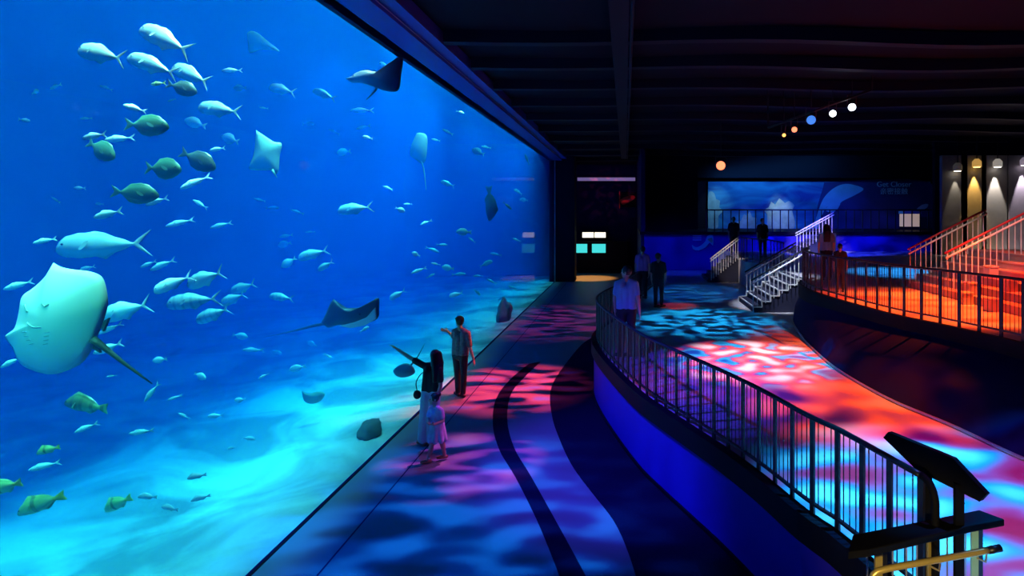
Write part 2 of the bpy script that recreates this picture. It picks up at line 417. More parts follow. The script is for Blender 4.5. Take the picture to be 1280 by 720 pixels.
def fishmat(name, back, belly, z0=-.06, z1=.10, rough=.35, bars=None, spec=.6, metal=0.0, tail=None):
    m = bpy.data.materials.new(name); m.use_nodes = True; nt = m.node_tree; b = nt.nodes['Principled BSDF']
    tc = nt.nodes.new('ShaderNodeTexCoord'); sp = nt.nodes.new('ShaderNodeSeparateXYZ'); mr = nt.nodes.new('ShaderNodeMapRange')
    mr.inputs['From Min'].default_value = z0; mr.inputs['From Max'].default_value = z1
    mx = nt.nodes.new('ShaderNodeMix'); mx.data_type = 'RGBA'; mx.inputs[6].default_value = (*belly, 1); mx.inputs[7].default_value = (*back, 1)
    nz = nt.nodes.new('ShaderNodeTexNoise'); nz.inputs['Scale'].default_value = 18
    nt.links.new(tc.outputs['Object'], nz.inputs['Vector'])
    nt.links.new(tc.outputs['Object'], sp.inputs[0]); nt.links.new(sp.outputs['Z'], mr.inputs['Value']); nt.links.new(mr.outputs[0], mx.inputs[0])
    outc = mx.outputs[2]
    def over(fac_sock, col):
        nonlocal outc
        k = nt.nodes.new('ShaderNodeMix'); k.data_type = 'RGBA'; k.inputs[7].default_value = (*col, 1)
        nt.links.new(outc, k.inputs[6]); nt.links.new(fac_sock, k.inputs[0]); outc = k.outputs[2]
    if bars:
        f, col, th = bars
        s1 = nt.nodes.new('ShaderNodeMath'); s1.operation = 'MULTIPLY'; s1.inputs[1].default_value = f
        s2 = nt.nodes.new('ShaderNodeMath'); s2.operation = 'SINE'; s3 = nt.nodes.new('ShaderNodeMath'); s3.operation = 'GREATER_THAN'; s3.inputs[1].default_value = th
        nt.links.new(sp.outputs['X'], s1.inputs[0]); nt.links.new(s1.outputs[0], s2.inputs[0]); nt.links.new(s2.outputs[0], s3.inputs[0])
        s4 = nt.nodes.new('ShaderNodeMath'); s4.operation = 'MULTIPLY'; s4.inputs[1].default_value = .7
        nt.links.new(s3.outputs[0], s4.inputs[0]); over(s4.outputs[0], col)
    if tail:
        s = nt.nodes.new('ShaderNodeMath'); s.operation = 'LESS_THAN'; s.inputs[1].default_value = -.26
        nt.links.new(sp.outputs['X'], s.inputs[0]); over(s.outputs[0], tail)
    s5 = nt.nodes.new('ShaderNodeMath'); s5.operation = 'MULTIPLY'; s5.inputs[1].default_value = .3
    nt.links.new(nz.outputs[0], s5.inputs[0]); over(s5.outputs[0], tuple(c*.55 for c in belly))
    nt.links.new(outc, b.inputs['Base Color'])
    bp = nt.nodes.new('ShaderNodeBump'); bp.inputs['Strength'].default_value = .25; nt.links.new(nz.outputs[0], bp.inputs['Height']); nt.links.new(bp.outputs[0], b.inputs['Normal'])
    b.inputs['Roughness'].default_value = rough; b.inputs['Specular IOR Level'].default_value = spec; b.inputs['Metallic'].default_value = metal
    return m
FM = dict(
    silver=fishmat('silver_fish_skin', (.42, .48, .42), (.62, .68, .62), rough=.22),
    steel=fishmat('steel_fish_skin', (.26, .34, .30), (.46, .54, .48), rough=.22, bars=None),
    barred=fishmat('barred_silver_fish_skin', (.34, .42, .38), (.52, .60, .55), bars=(42, (.22, .28, .27), .55)),
    white=fishmat('bright_white_fish_skin', (.95, .95, .9), (.98, .98, .95)),
    green=fishmat('olive_fish_skin', (.035, .13, .075), (.11, .26, .16), -.2, .2),
    dark=fishmat('dark_fish_skin', (.02, .035, .03), (.10, .16, .12), -.2, .2),
    sweet=fishmat('yellow_green_fish_skin', (.36, .52, .16), (.75, .85, .42), bars=(16, (.05, .08, .05), .82), tail=(.7, .62, .1)),
    mottled=fishmat('mottled_green_fish_skin', (.08, .20, .07), (.36, .55, .30), bars=(30, (.04, .07, .04), .5)),
    pale=fishmat('pale_fish_skin', (.50, .58, .55), (.75, .8, .78)),
)
SPEC = dict(
    trevally=dict(prof=[(0, .005, -.045), (.02, .05, -.075), (.05, .095, -.095), (.1, .14, -.115), (.25, .175, -.135), (.45, .15, -.125), (.65, .075, -.065), (.77, .022, -.022), (.80, .018, -.018)],
                  W=.085, dors=[(.36, 0), (.42, .05), (.5, .02), (.72, .01), (.78, 0)], anal=[(.45, 0), (.5, .05), (.56, .02), (.74, .01), (.78, 0)], fork=.15, tailh=.17),
    surgeon=dict(prof=[(0, .02, -.03), (.02, .06, -.06), (.05, .095, -.085), (.12, .16, -.145), (.25, .215, -.2), (.4, .235, -.22), (.58, .19, -.18), (.72, .08, -.075), (.8, .03, -.03)],
                 W=.09, dors=[(.15, 0), (.22, .02), (.68, .035), (.75, 0)], anal=[(.35, 0), (.42, .02), (.68, .03), (.75, 0)], fork=.08, tailh=.15),
    fusilier=dict(prof=[(0, .006, -.012), (.02, .025, -.025), (.05, .045, -.04), (.16, .085, -.075), (.35, .105, -.095), (.55, .085, -.075), (.72, .03, -.03), (.8, .016, -.016)],
                  W=.06, dors=[(.25, 0), (.3, .03), (.65, .012), (.72, 0)], anal=[(.5, 0), (.54, .03), (.66, .01), (.72, 0)], fork=.12, tailh=.12),
    sweetlips=dict(prof=[(0, .0, -.04), (.02, .03, -.06), (.06, .07, -.075), (.15, .14, -.095), (.3, .185, -.12), (.5, .155, -.115), (.68, .08, -.07), (.76, .045, -.04), (.8, .042, -.038)],
                   W=.08, dors=[(.2, 0), (.26, .06), (.5, .035), (.62, .055), (.72, .03), (.76, 0)], anal=[(.52, 0), (.58, .06), (.7, .03), (.74, 0)], fork=.04, tailh=.10),
    shark=dict(prof=[(0, .0, -.01), (.02, .012, -.02), (.06, .03, -.035), (.2, .06, -.055), (.4, .075, -.06), (.6, .045, -.04), (.75, .016, -.016), (.8, .012, -.012)],
               W=.06, dors=[(.36, 0), (.42, .085), (.47, .03), (.5, 0)], anal=[(.3, 0), (.36, .06), (.44, 0)], fork=.1, tailh=.10),
)
FMESH = {}
def fmesh(sp, sk):
    if (sp, sk) not in FMESH: FMESH[(sp, sk)] = species_mesh(sp+'_body', m=FM[sk], **SPEC[sp])
    return FMESH[(sp, sk)]
M['eye'] = mat('fish_eye', (.01, .01, .01), .1)
EYE_ME = MB().ell((0, 0, 0), (.014, .010, .014), 10, 7).mesh('eye', M['eye'], True)
_pf = MB(); _o = [(0, 0), (-.03, .03), (-.12, .045), (-.17, .02), (-.12, -.015), (-.04, -.025)]
_n = len(_o); _pf.add([(x, .003, z) for x, z in _o]+[(x, -.003, z) for x, z in _o], [tuple(range(_n)), tuple(range(2*_n-1, _n-1, -1))]+[(i, (i+1) % _n, _n+(i+1) % _n, _n+i) for i in range(_n)])
PECT = {k: _pf.mesh('pectoral_fin', FM[k]) for k in FM}
def orient(hd, tl, X, yaw=0):
    c = PX((hd[0]+tl[0])/2, (hd[1]+tl[1])/2, X); Y = c.y
    d = V((hd[0]-tl[0], 0, -(hd[1]-tl[1])))*Y/F; L = d.length; x = d.normalized()
    z = V((-x.z, 0, x.x)); 
    if z.z < 0: z = -z
    y = z.cross(x)
    R = Matrix((x, y, z)).transposed() @ Matrix.Rotation(yaw, 3, 'Z')
    L = L/max(.5, math.cos(yaw))
    return Matrix.Translation(c) @ R.to_4x4() @ Matrix.Scale(L, 4)
CATN = dict(trevally='trevally', surgeon='surgeonfish', fusilier='fusilier', sweetlips='sweetlips_fish', shark='reef_shark')
def fish(sp, sk, hd, tl, X, label, group=None, yaw=None, parts=True):
    o = bpy.data.objects.new(CATN[sp], fmesh(sp, sk)); COL.objects.link(o)
    if yaw is None: yaw = random.uniform(-.25, .25)
    o.matrix_world = orient(hd, tl, X, yaw)
    tag(o, label, 'shark' if sp == 'shark' else 'fish', group)
    if parts:
        p = SPEC[sp]['prof']; hw = SPEC[sp]['W']
        ez = {'trevally': .045, 'surgeon': .06, 'fusilier': .015, 'sweetlips': .04, 'shark': 0}[sp]
        eu = .10
        for s in (1, -1):
            e = inst('eye', EYE_ME, o, (.5-eu, s*hw*{'trevally': .80, 'surgeon': .62, 'fusilier': .66, 'sweetlips': .72, 'shark': .6}[sp], ez))
        for s in (1, -1):
            f = inst('pectoral_fin', PECT[sk], o, (.5-.27, s*hw*.93, -.03)); f.rotation_euler = (s*.25, .5, -s*.35)
    return o
T, S_, FU, SW = 'trevally', 'surgeon', 'fusilier', 'sweetlips'
jk = 'trevallies near the glass'
FISH = [
 (T, 'steel', (173, 35), (243, 67), -5.6, 'blunt-headed trevally diving tail-low, topmost of the four trevallies in a line'),
 (T, 'steel', (93, 61), (163, 76), -5.5, 'blunt-headed trevally leading the line of four, nearest the outer edge of the picture'),
 (T, 'steel', (162, 72), (222, 93), -5.7, 'blunt-headed trevally following close behind the tail of the leading trevally'),
 (T, 'steel', (211, 83), (268, 106), -5.9, 'blunt-headed trevally last of the line of four, above a black fish'),
 (S_, 'dark', (246, 116), (208, 104), -5.6, 'almost black oval fish tucked right under the last trevally of the line'),
 (FU, 'white', (153, 131), (185, 140), -5.3, 'brilliant white small fish with forked tail just above the green surgeonfish'),
 (FU, 'sweet', (186, 105), (210, 104), -5.6, 'small pale fish with yellow tail under the line of trevallies'),
 (S_, 'green', (211, 159), (155, 155), -5.4, 'green oval surgeonfish facing right below the brilliant white small fish'),
 (FU, 'pale', (99, 172), (138, 168), -5.7, 'slim teal fish touching tails with another just above a dark surgeonfish'),
 (FU, 'pale', (130, 175), (170, 172), -6.0, 'slim teal fish second of a touching pair, behind the green surgeonfish tail'),
 (S_, 'green', (148, 198), (104, 176), -5.5, 'dark green surgeonfish nose down to the right below two slim teal fish'),
 (S_, 'green', (231, 213), (176, 209), -5.4, 'dark surgeonfish with black tail and lit face, facing right in mid group'),
 (S_, 'dark', (270, 211), (224, 189), -5.6, 'blackish surgeonfish facing right, rightmost of the dark oval fish'),
 (S_, 'green', (195, 245), (142, 239), -5.4, 'rounded green surgeonfish, lowest of the oval fish facing right'),
 (FU, 'pale', (113, 272), (158, 263), -5.6, 'slim teal fish heading left alone beneath the rounded green surgeonfish'),
 (FU, 'pale', (180, 256), (213, 247), -6.0, 'slim teal fish partly behind the rounded green surgeonfish'),
 (FU, 'pale', (42, 304), (71, 298), -6.2, 'small teal fish left of the big trevally above the giant stingray'),
 (T, 'silver', (82, 310), (181, 304), -6.3, 'largest silver trevally swimming left just above the giant stingray'),
 (FU, 'pale', (176, 334), (196, 326), -7.0, 'short teal fish overlapping the tail end of a slim one below the big trevally'),
 (FU, 'pale', (187, 338), (221, 324), -6.6, 'slim teal fish angled upward to the right below the big trevally tail'),
 (T, 'white', (197, 364), (238, 344), -5.6, 'brilliant white trevally glowing in the light beside a teal one'),
 (T, 'silver', (230, 358), (286, 338), -6.0, 'teal trevally with raised tail right behind the brilliant white one'),
 (T, 'barred', (213, 380), (274, 373), -6.0, 'barred trevally below the brilliant white trevally'),
 (T, 'barred', (244, 402), (291, 384), -6.4, 'barred trevally lowest of the school beside the giant stingray'),
 (T, 'silver', (274, 381), (310, 366), -6.8, 'silver trevally in the rear of the school, partly behind another'),
 (T, 'silver', (286, 366), (323, 353), -7.0, 'silver trevally highest at the rear of the school'),
 (T, 'white', (124, 398), (193, 378), -5.9, 'white trevally with raised forked tail just behind the giant stingray edge'),
 (FU, 'pale', (125, 417), (152, 404), -6.2, 'small teal fish right behind the giant stingray, under a white trevally'),
 (FU, 'white', (113, 443), (158, 427), -6.0, 'bright white slim fish emerging by the tail of the giant stingray'),
 (FU, 'pale', (5, 362), (42, 351), -6.4, 'teal fish to the left of the giant stingray upper wing'),
 (FU, 'pale', (2, 459), (28, 446), -6.2, 'teal fish tucked behind the lower left wing of the giant stingray'),
 (T, 'steel', (247, 134), (304, 141), -5.8, 'blunt-headed trevally heading left, alone below the line of four'),
 (S_, 'pale', (231, 150), (258, 158), -7.2, 'pale disc shaped fish below the blunt-headed trevally that swims alone'),
 (S_, 'pale', (275, 170), (301, 178), -7.2, 'pale disc shaped fish close to the upper edge of the green upright ray'),
 (FU, 'white', (260, 188), (284, 185), -6.4, 'small white-faced fish under a pale disc shaped fish'),
 (T, 'steel', (335, 108), (372, 117), -6.6, 'small blunt-headed trevally in open water between two eagle rays'),
 (T, 'dark', (392, 113), (420, 124), -6.6, 'dark blunt-headed trevally left of the manta ray'),
 (FU, 'pale', (277, 88), (304, 88), -6.4, 'small teal fish below the small pale ray'),
 (T, 'white', (436, 27), (453, 34), -6.8, 'tiny bright fish up beside the blue frame of the window'),
 (T, 'white', (475, 78), (488, 88), -6.6, 'tiny white fish in front of the raised wing of the manta ray'),
 (FU, 'white', (438, 138), (468, 138), -6.8, 'slim whitish fish with forked tail under the manta ray'),
 (FU, 'pale', (445, 161), (464, 157), -7.2, 'small teal fish below the slim whitish one under the manta ray'),
 (T, 'silver', (424, 264), (466, 258), -6.0, 'silver trevally alone in the blue, level with the visitors\' handrails'),
 (T, 'silver', (374, 323), (411, 312), -6.4, 'silver trevally above the dark eagle ray, larger of the two there'),
 (T, 'silver', (397, 338), (418, 326), -6.4, 'small silver trevally nose down above the dark eagle ray'),
 (S_, 'pale', (352, 334), (370, 322), -7.2, 'faint little oval fish left of two silver trevallies'),
 (T, 'barred', (337, 370), (368, 374), -6.6, 'greenish trevally to the left of the dark eagle ray'),
 (FU, 'white', (228, 236), (262, 219), -6.0, 'white-nosed slim fish under the blackish surgeonfish'),
 (FU, 'pale', (264, 285), (290, 278), -7.0, 'slim teal fish with a blue shade behind it, in the middle blue'),
 (FU, 'pale', (240, 250), (261, 261), -7.0, 'small teal fish nosing upward in the middle blue'),
 (FU, 'pale', (210, 283), (241, 274), -6.6, 'slim teal fish above the short teal pair, tail raised'),
 (SW, 'mottled', (75, 505), (141, 509), -5.3, 'mottled dark green grouper-like fish below the giant stingray'),
 (SW, 'sweet', (45, 567), (76, 558), -5.1, 'small pale fish with bright yellow tail near the sandy bottom'),
 (FU, 'pale', (38, 587), (75, 578), -6.0, 'faint slim fish under the pale one with yellow tail'),
 (SW, 'sweet', (-20, 618), (33, 600), -5.1, 'yellow-green fish cut off by the left edge of the picture'),
 (SW, 'sweet', (22, 642), (82, 618), -5.2, 'yellow-green fish with dark bar grazing low over sand, nearest the corner'),
 (SW, 'sweet', (126, 641), (170, 618), -5.3, 'yellow-green fish with dark bar over sand beside three small pale fish'),
 (FU, 'pale', (162, 542), (193, 538), -5.8, 'small slim pale fish swimming left in the lower blue'),
 (FU, 'pale', (95, 540), (122, 529), -6.0, 'small slim pale fish right under the mottled green fish'),
 (SW, 'pale', (234, 598), (258, 593), -5.2, 'small pale yellowish fish over the sand slope, highest of three'),
 (SW, 'pale', (240, 625), (262, 620), -5.4, 'small pale fish over the sand slope, nearest the bright corner'),
 (SW, 'pale', (201, 634), (224, 637), -5.4, 'small pale fish nearly touching the sand slope'),
 (SW, 'pale', (173, 620), (196, 622), -5.6, 'small pale fish between the barred fish and the sand slope'),
 (FU, 'pale', (181, 502), (199, 478), -5.8, 'slim teal fish swimming steeply nose down to the lower left'),
 (FU, 'pale', (210, 500), (228, 494), -6.2, 'tiny teal fish next to the steeply diving slim one'),
 (T, 'pale', (487, 374), (508, 362), -5.6, 'pale oval fish to the right of the dark eagle ray'),
 (T, 'white', (562, 370), (579, 366), -5.0, 'bright white fish just above the man\'s cap'),
 (FU, 'white', (526, 281), (540, 275), -5.6, 'small light fish out in the blue right of the silver trevally'),
 (SW, 'dark', (613, 276), (611, 232), -5.5, 'long dark fish hanging straight head down near the far end of the window'),
 (FU, 'dark', (656, 192), (662, 207), -5.0, 'small blackish fish by the far upper end of the window'),
 (FU, 'dark', (640, 262), (628, 252), -5.0, 'small blackish fish below and left of the light at the far end'),
 (FU, 'silver', (304, 437), (330, 438), -7.0, 'arched pale fish beneath the trailing tail of the dark eagle ray'),
 (T, 'pale', (600, 369), (592, 361), -5.2, 'tiny grey fish right of the bright white fish above the man'),
]
for f in FISH: fish(*f[:4], XG+(f[4]-XG)*.75, *f[5:])
# little far-off fish, nothing tells them apart
far = [(70, 108), (133, 110), (44, 115), (108, 148), (30, 150), (215, 125), (330, 135), (300, 110), (385, 155), (418, 165), (430, 190), (460, 172), (340, 260), (325, 250), (372, 265),
       (358, 295), (388, 290), (356, 305), (70, 250), (100, 235), (125, 255), (110, 335), (300, 420), (345, 440), (390, 430), (410, 445), (372, 460), (330, 470), (300, 500), (270, 520), (415, 395),
       (455, 412), (520, 318), (540, 312), (552, 306), (524, 338), (538, 345), (545, 330), (560, 335), (573, 343), (598, 345), (607, 330), (620, 318), (646, 300), (655, 250), (648, 240),
       (590, 300), (580, 290), (615, 352), (628, 372), (642, 360), (510, 255), (500, 262), (485, 235), (560, 165), (575, 140), (598, 190), (608, 184), (545, 175), (560, 230), (140, 470), (250, 470), (200, 450), (230, 520), (290, 560), (310, 548), (330, 590)]
for i, (x, y) in enumerate(far):
    r = random.uniform(5, 10); dy = random.uniform(-4, 4); s = random.choice((1, 1, 1, -1))
    X = -9.0+2.5*random.random() if x < 450 else -6.0+random.random()
    if y > 440: X = -5.4-.5*random.random()
    fish(random.choice((T, FU, FU, S_)), 'pale' if x < 520 else 'silver', (x-s*r, y+dy), (x+s*r, y-dy), X,
         'tiny pale fish far off in the hazy blue water', 'tiny far-off fish scattered through the water', parts=False)

# ---------------------------------------------------------------- rays
def ray(name, label, outline, X, th, mats, bend=None, tail=None, tilt=0, tails_m=None, eyes=None, belly=None, cat='ray', centre=None):
    """outline in photo px at the given depth, a disc with swelling thickness"""
    cx = sum(p[0] for p in outline)/len(outline); cy = sum(p[1] for p in outline)/len(outline)
    if centre: cx, cy = centre
    c = PX(cx, cy, X); Y = c.y; k = Y/F
    root = empty(name, c); tag(root, label, cat)
    O = [V(((x-cx)*k, 0, -(y-cy)*k)) for x, y in outline]
    # refine the outline
    O = smooth_path(O+[O[0]], .03*k*60)[:-1]; n = len(O); mb = MB(); R = 9; vs = []; RO = [O]
    for j in range(1, R):
        A = RO[-1]
        for _ in range(6): A = [(A[i-1]+A[i]*2+A[(i+1) % n])/4 for i in range(n)]
        RO.append(A)
    fb = bend or (lambda u, w_: 0)
    for side in (-1, 1):
        for j in range(R):
            s = 1-j/R
            for p in RO[j]:
                q = p*s; t = th*(1-s**2.2)**.8
                if j == 0 and side == 1: continue
                vs.append((q.x, side*t*.5+fb(q.x, q.z), q.z))
        vs.append((0, side*th*.5+fb(0, 0), 0))
    # index layout: front rings (R*n), front centre, back rings 1..R-1, back centre
    fr = lambda j, i: j*n+i % n
    fc = R*n
    bk = lambda j, i: (i % n) if j == 0 else fc+1+(j-1)*n+i % n
    bc = fc+1+(R-1)*n
    fs = []; fm = []
    for j in range(R-1):
        for i in range(n):
            fs.append((fr(j, i), fr(j, i+1), fr(j+1, i+1), fr(j+1, i))); fm.append(0)
            fs.append((bk(j, i), bk(j+1, i), bk(j+1, i+1), bk(j, i+1))); fm.append(1)
    for i in range(n):
        fs.append((fr(R-1, i), fr(R-1, i+1), fc)); fm.append(0)
        fs.append((bk(R-1, i+1), bk(R-1, i), bc)); fm.append(1)
    mb.add(vs, fs); mb.m = [min(x, len(mats)-1) for x in fm]
    mb.build('body', mats, root, smooth=True)
    if tail:
        pts = [V(((x-cx)*k, (d if len(q) else 0), -(y-cy)*k)) for (x, y, d), q in ((t_, t_) for t_ in tail)]
        pts = smooth_path(pts, .1); m_ = len(pts)
        MB().tube(pts, .02*th/.12*1.0, 8, radii=[1.0-.85*i/(m_-1) for i in range(m_)]).build('tail', tails_m or mats[0], root, smooth=True)
    for (x, y, r) in (eyes or []):
        MB().ell(((x-cx)*k, -th*.42, -(y-cy)*k), (r*k, r*k*.7, r*k), 10, 7).build('eye', M['eye'], root, smooth=True)
    return root, cx, cy, k
M['raywhite'] = mat('ray_pale_belly', (.80, .84, .78), .45, var=.08, scale=3, bump=.15)
M['raygrey'] = mat('ray_grey_back', (.10, .13, .13), .5, var=.25, scale=5, bump=.2)
M['raydark'] = mat('ray_dark_back', (.025, .035, .05), .5, var=.3, scale=5, bump=.2)
M['raygreen'] = mat('ray_olive_back', (.22, .34, .22), .5, var=.25, scale=6, bump=.2)
M['raymark'] = mat('ray_gill_marks', (.28, .42, .38), .6)
gout = [(59.5, 329), (70, 334), (84, 337), (107, 340), (122, 347), (129, 362), (132, 380), (129, 396), (124, 410), (118, 425), (111, 438), (97, 455), (72, 467), (50, 470), (25, 462), (15, 452), (11, 437), (2, 422), (14, 413), (19, 402), (22, 388), (25, 371), (40, 359), (52, 346)]
r0, cx, cy, k = ray('stingray', 'giant pale stingray pressed belly-out close to the window, largest animal in the tank', gout, -4.95, .20,
                    [M['raywhite'], M['raygrey']], bend=lambda u, w_: .22*w_*w_+.10*u*u, tail=[(116, 424, 0), (130, 437, .02), (150, 457, .05), (178, 484, .10)], tails_m=M['raygrey'])
from mathutils.bvhtree import BVHTree
_b = [c for c in r0.children if c.name.startswith('body')][0].data
_bvh = BVHTree.FromPolygons([v.co.copy() for v in _b.vertices], [tuple(p.vertices) for p in _b.polygons])
def mark(pts, r, nm):
    pts = smooth_path([V(((x-cx)*k, -2, -(y-cy)*k)) for x, y in pts], .03)
    pts = [(_bvh.ray_cast(p, V((0, 1, 0)))[0] or p)+V((0, r*.25, 0)) for p in pts]
    MB().tube(pts, r, 6, ry=r*.6).build(nm, M['raymark'], r0, smooth=True)
mark([(40, 379), (44, 384), (47, 388)], .011, 'nostril'); mark([(66, 377), (70, 381), (74, 378)], .011, 'nostril')
mark([(48, 401), (55, 406), (66, 406)], .010, 'mouth')
for i in range(4):
    mark([(40+i*2.5, 413+i*5), (46+i*2.5, 412+i*5)], .005, 'gill_slit'); mark([(70-i*1.5, 413+i*5), (76-i*1.5, 412+i*5)], .005, 'gill_slit')
for s, (a, b, c_) in enumerate((((121, 405), (133, 398), (126, 415)), ((112, 436), (122, 442), (118, 425)))):
    pts = [V(((x-cx)*k, .03, -(y-cy)*k)) for x, y in (a, b, c_)]
    mb = MB(); mb.add([p+V((0, -.012, 0)) for p in pts]+[p+V((0, .012, 0)) for p in pts], [(0, 1, 2), (5, 4, 3), (0, 3, 4, 1), (1, 4, 5, 2), (2, 5, 3, 0)]); mb.build('pelvic_fin', M['raygrey'], r0)
ray('manta_ray', 'dark manta ray banking with one long pointed wing raised beside the window frame',
    [(434, 99), (441, 97), (446, 92), (458, 88), (472, 90), (482, 88), (492, 79), (502, 66), (500, 90), (496, 112), (480, 113), (466, 108), (452, 104), (442, 104)], -4.85, .22, [M['raydark'], M['raydark']],
    bend=lambda u, w_: .15*u, tail=[(474, 104, 0), (466, 112, .1), (452, 122, .2)], eyes=[(445, 97, 1.6)])
ray('eagle_ray', 'dark eagle ray flying to the right with pale underside and long trailing tail',
    [(404, 402), (409, 392), (413, 382), (418, 374), (424, 379), (430, 384), (440, 385), (450, 384), (461, 379), (471, 373), (472, 386), (470, 399), (455, 405), (440, 408), (424, 406), (412, 409)], -4.85, .16, [M['raydark'], M['raydark']],
    bend=lambda u, w_: .12*u, tail=[(410, 404, 0), (390, 408, .05), (360, 416, .15), (318, 426, .3)], eyes=[(452, 392, 1.2)])
o_, _, _, _ = ray('eagle_ray', 'pale wing flap of a second eagle ray lit under the dark eagle ray', [(428, 406), (445, 401), (460, 396), (471, 384), (471, 399), (458, 406), (442, 409)], -5.45, .05, [M['raywhite'], M['raydark']])
bpy.data.objects.remove(o_.children[0]); bpy.data.objects.remove(o_)
er = [o for o in COL.objects if o.name.startswith('eagle_ray')][0]
e0 = er.location; kk = e0.y/F; ecx = CX+e0.x*F/e0.y; ecy = CY+(EYE-e0.z)*F/e0.y
pl = [(428, 406), (445, 402), (460, 396), (470, 384), (471, 398), (458, 406), (442, 409)]; pts = [V(((x-ecx)*kk, -.095+.12*(x-ecx)*kk, -(y-ecy)*kk)) for x, y in pl]
MB().add(pts+[p+V((0, .03, 0)) for p in pts], [tuple(range(7)), tuple(range(13, 6, -1))]+[(i, (i+1) % 7, 7+(i+1) % 7, 7+i) for i in range(7)]).build('belly', M['raywhite'], er)
ray('eagle_ray', 'small pale eagle ray gliding high above the tiny trevally, wing edge lit', [(310, 42), (314, 39), (322, 41), (334, 51), (348, 63), (338, 62), (326, 62), (313, 66), (311, 54)], -6.2, .10, [M['raygreen'], M['raygrey']], bend=lambda u, w_: .1*u)
ray('stingray', 'olive ray turned upright with four pointed corners in the upper middle water', [(322, 163), (330, 169), (341, 177), (349, 179), (347, 195), (345, 216), (338, 213), (326, 213), (315, 211), (319, 195), (321, 178)], -5.8, .14, [M['raygreen'], M['raygrey']], bend=lambda u, w_: .3*u, tail=[(340, 212, 0), (344, 222, .05)])
ray('stingray', 'bright green ray rising upright with a long thin tail hanging below', [(521, 166), (528, 166), (534, 171), (534, 186), (532, 200), (527, 204), (519, 199), (513, 194), (514, 182)], -5.7, .16, [M['raygreen'], M['raywhite']], tail=[(527, 201, 0), (530, 215, .02), (532, 238, .04)])
ray('stingray', 'dark round stingray behind the pointing arm of the woman', [(491, 463), (498, 457), (508, 454), (516, 458), (519, 465), (513, 470), (502, 472), (494, 469)], -4.75, .12, [M['raydark'], M['raydark']], tail=[(514, 456, 0), (522, 446, 0), (531, 429, 0)])
ray('stingray', 'faint greenish ray skimming the sand in the middle of the tank', [(377, 488), (385, 492), (397, 489), (406, 492), (401, 501), (390, 505), (380, 501)], -5.8, .1, [M['raygreen'], M['raygrey']])

# boulders on the tank floor
def boulder(name, label, c, r, seed, m):
    mb = MB(); mb.ell((0, 0, 0), (1, 1, 1), 22, 14)
    mb.v = [tuple(V(v)*(1+.35*noise.noise(V(v)*1.4+V((seed, 0, 0)))+.12*noise.noise(V(v)*4+V((seed, 3, 0))))) for v in mb.v]
    mb.v = [(x*r[0], y*r[1], z*r[2]) for x, y, z in mb.v]
    return tag(mb.build(name, m, smooth=True, loc=c), label, 'rock')
boulder('boulder', 'dark rounded rock against the glass behind the man, farther along the window', (-4.48, 20.6, .2), (.24, .6, .5), 1, M['rock'])
boulder('boulder', 'bluish rock on the sand at the glass, left of the woman', (-4.50, 9.85, .06), (.18, .28, .20), 2, M['rock'])

# ---------------------------------------------------------------- railings
def railing(name, label, path, h=RH, post=.30, nb=3, bw=.0055, pw=(.026, .010), top=(.028, .022), mats=('rail', 'rail', 'railtop'), cat='railing', cap=100, low=.10):
    root = empty(name, path[0]); tag(root, label, cat); o0 = path[0]
    rel = [p-o0 for p in path]
    MB().tube([p+V((0, 0, h)) for p in rel], top[0], 8, ry=top[1]).build('top_rail', M[mats[2]], root, smooth=True)
    MB().tube([p+V((0, 0, low)) for p in rel], .016, 4, ry=.012).build('bottom_rail', M[mats[0]], root)
    L = plen(rel); n = max(1, round(L/post)); sp = L/n*.9999
    pm = MB().box(-pw[0], pw[0], -pw[1], pw[1], 0, h).mesh('post', M[mats[0]])
    bm_ = MB().tube([(0, 0, low), (0, 0, h)], bw, 6).mesh('baluster', M[mats[1]])
    ps = along(rel, sp); 
    for p, t in ps: inst('post', pm, root, p, math.atan2(t.y, t.x))
    if nb:
        bs = []
        for i in range(nb): bs += along(rel, sp, 0)[:0]
        allp = along(rel, sp/(nb+1)); bs = [p for i, (p, t) in enumerate(allp) if i % (nb+1)]
        cpos = co.location-o0
        bs.sort(key=lambda p: (p-cpos).length)
        for p in bs[:cap]: inst('baluster', bm_, root, p)
        if bs[cap:]:
            mb = MB()
            for p in bs[cap:]: mb.tube([p+V((0, 0, low)), p+V((0, 0, h))], bw, 4)
            mb.build('balusters', M[mats[1]], root, kind='stuff')
    return root
nr = railing('railing', 'long black curved railing on the edge of the raised blue-walled platform', rail_near)
MB().tube(smooth_path([(0, 0, RH), (.02, -.07, RH-.02), (.03, -.12, RH-.10), (.03, -.13, RH-.25), (.03, -.13, .02)], .03), .026, 8, up=V((1, .2, 0))).build('end_bend', M['matte'], nr, smooth=True)
railing('railing', 'black curved railing on the navy walled upper terrace under orange light', [p+V((.02, 0, 0)) for p in rail_up if p.y > 5.7], post=.36, nb=4)
bal = [V((x, 27.05, ZB)) for x in [3.9+i*.3 for i in range(50)]]
railing('railing', 'long straight dark railing of the far balcony in front of the sea mural', bal, h=1.06, post=.40, nb=0, pw=(.022, .02), top=(.03, .03))
mid = smooth_path([V((5.05, 17.9, ZU)), V((5.05, 19.9, ZU)), V((4.6, 21.0, ZU)), V((4.55, 22.0, ZU))], .3)
railing('railing', 'short dim railing between the two staircases that climb from the platform', mid, post=.4, nb=2)

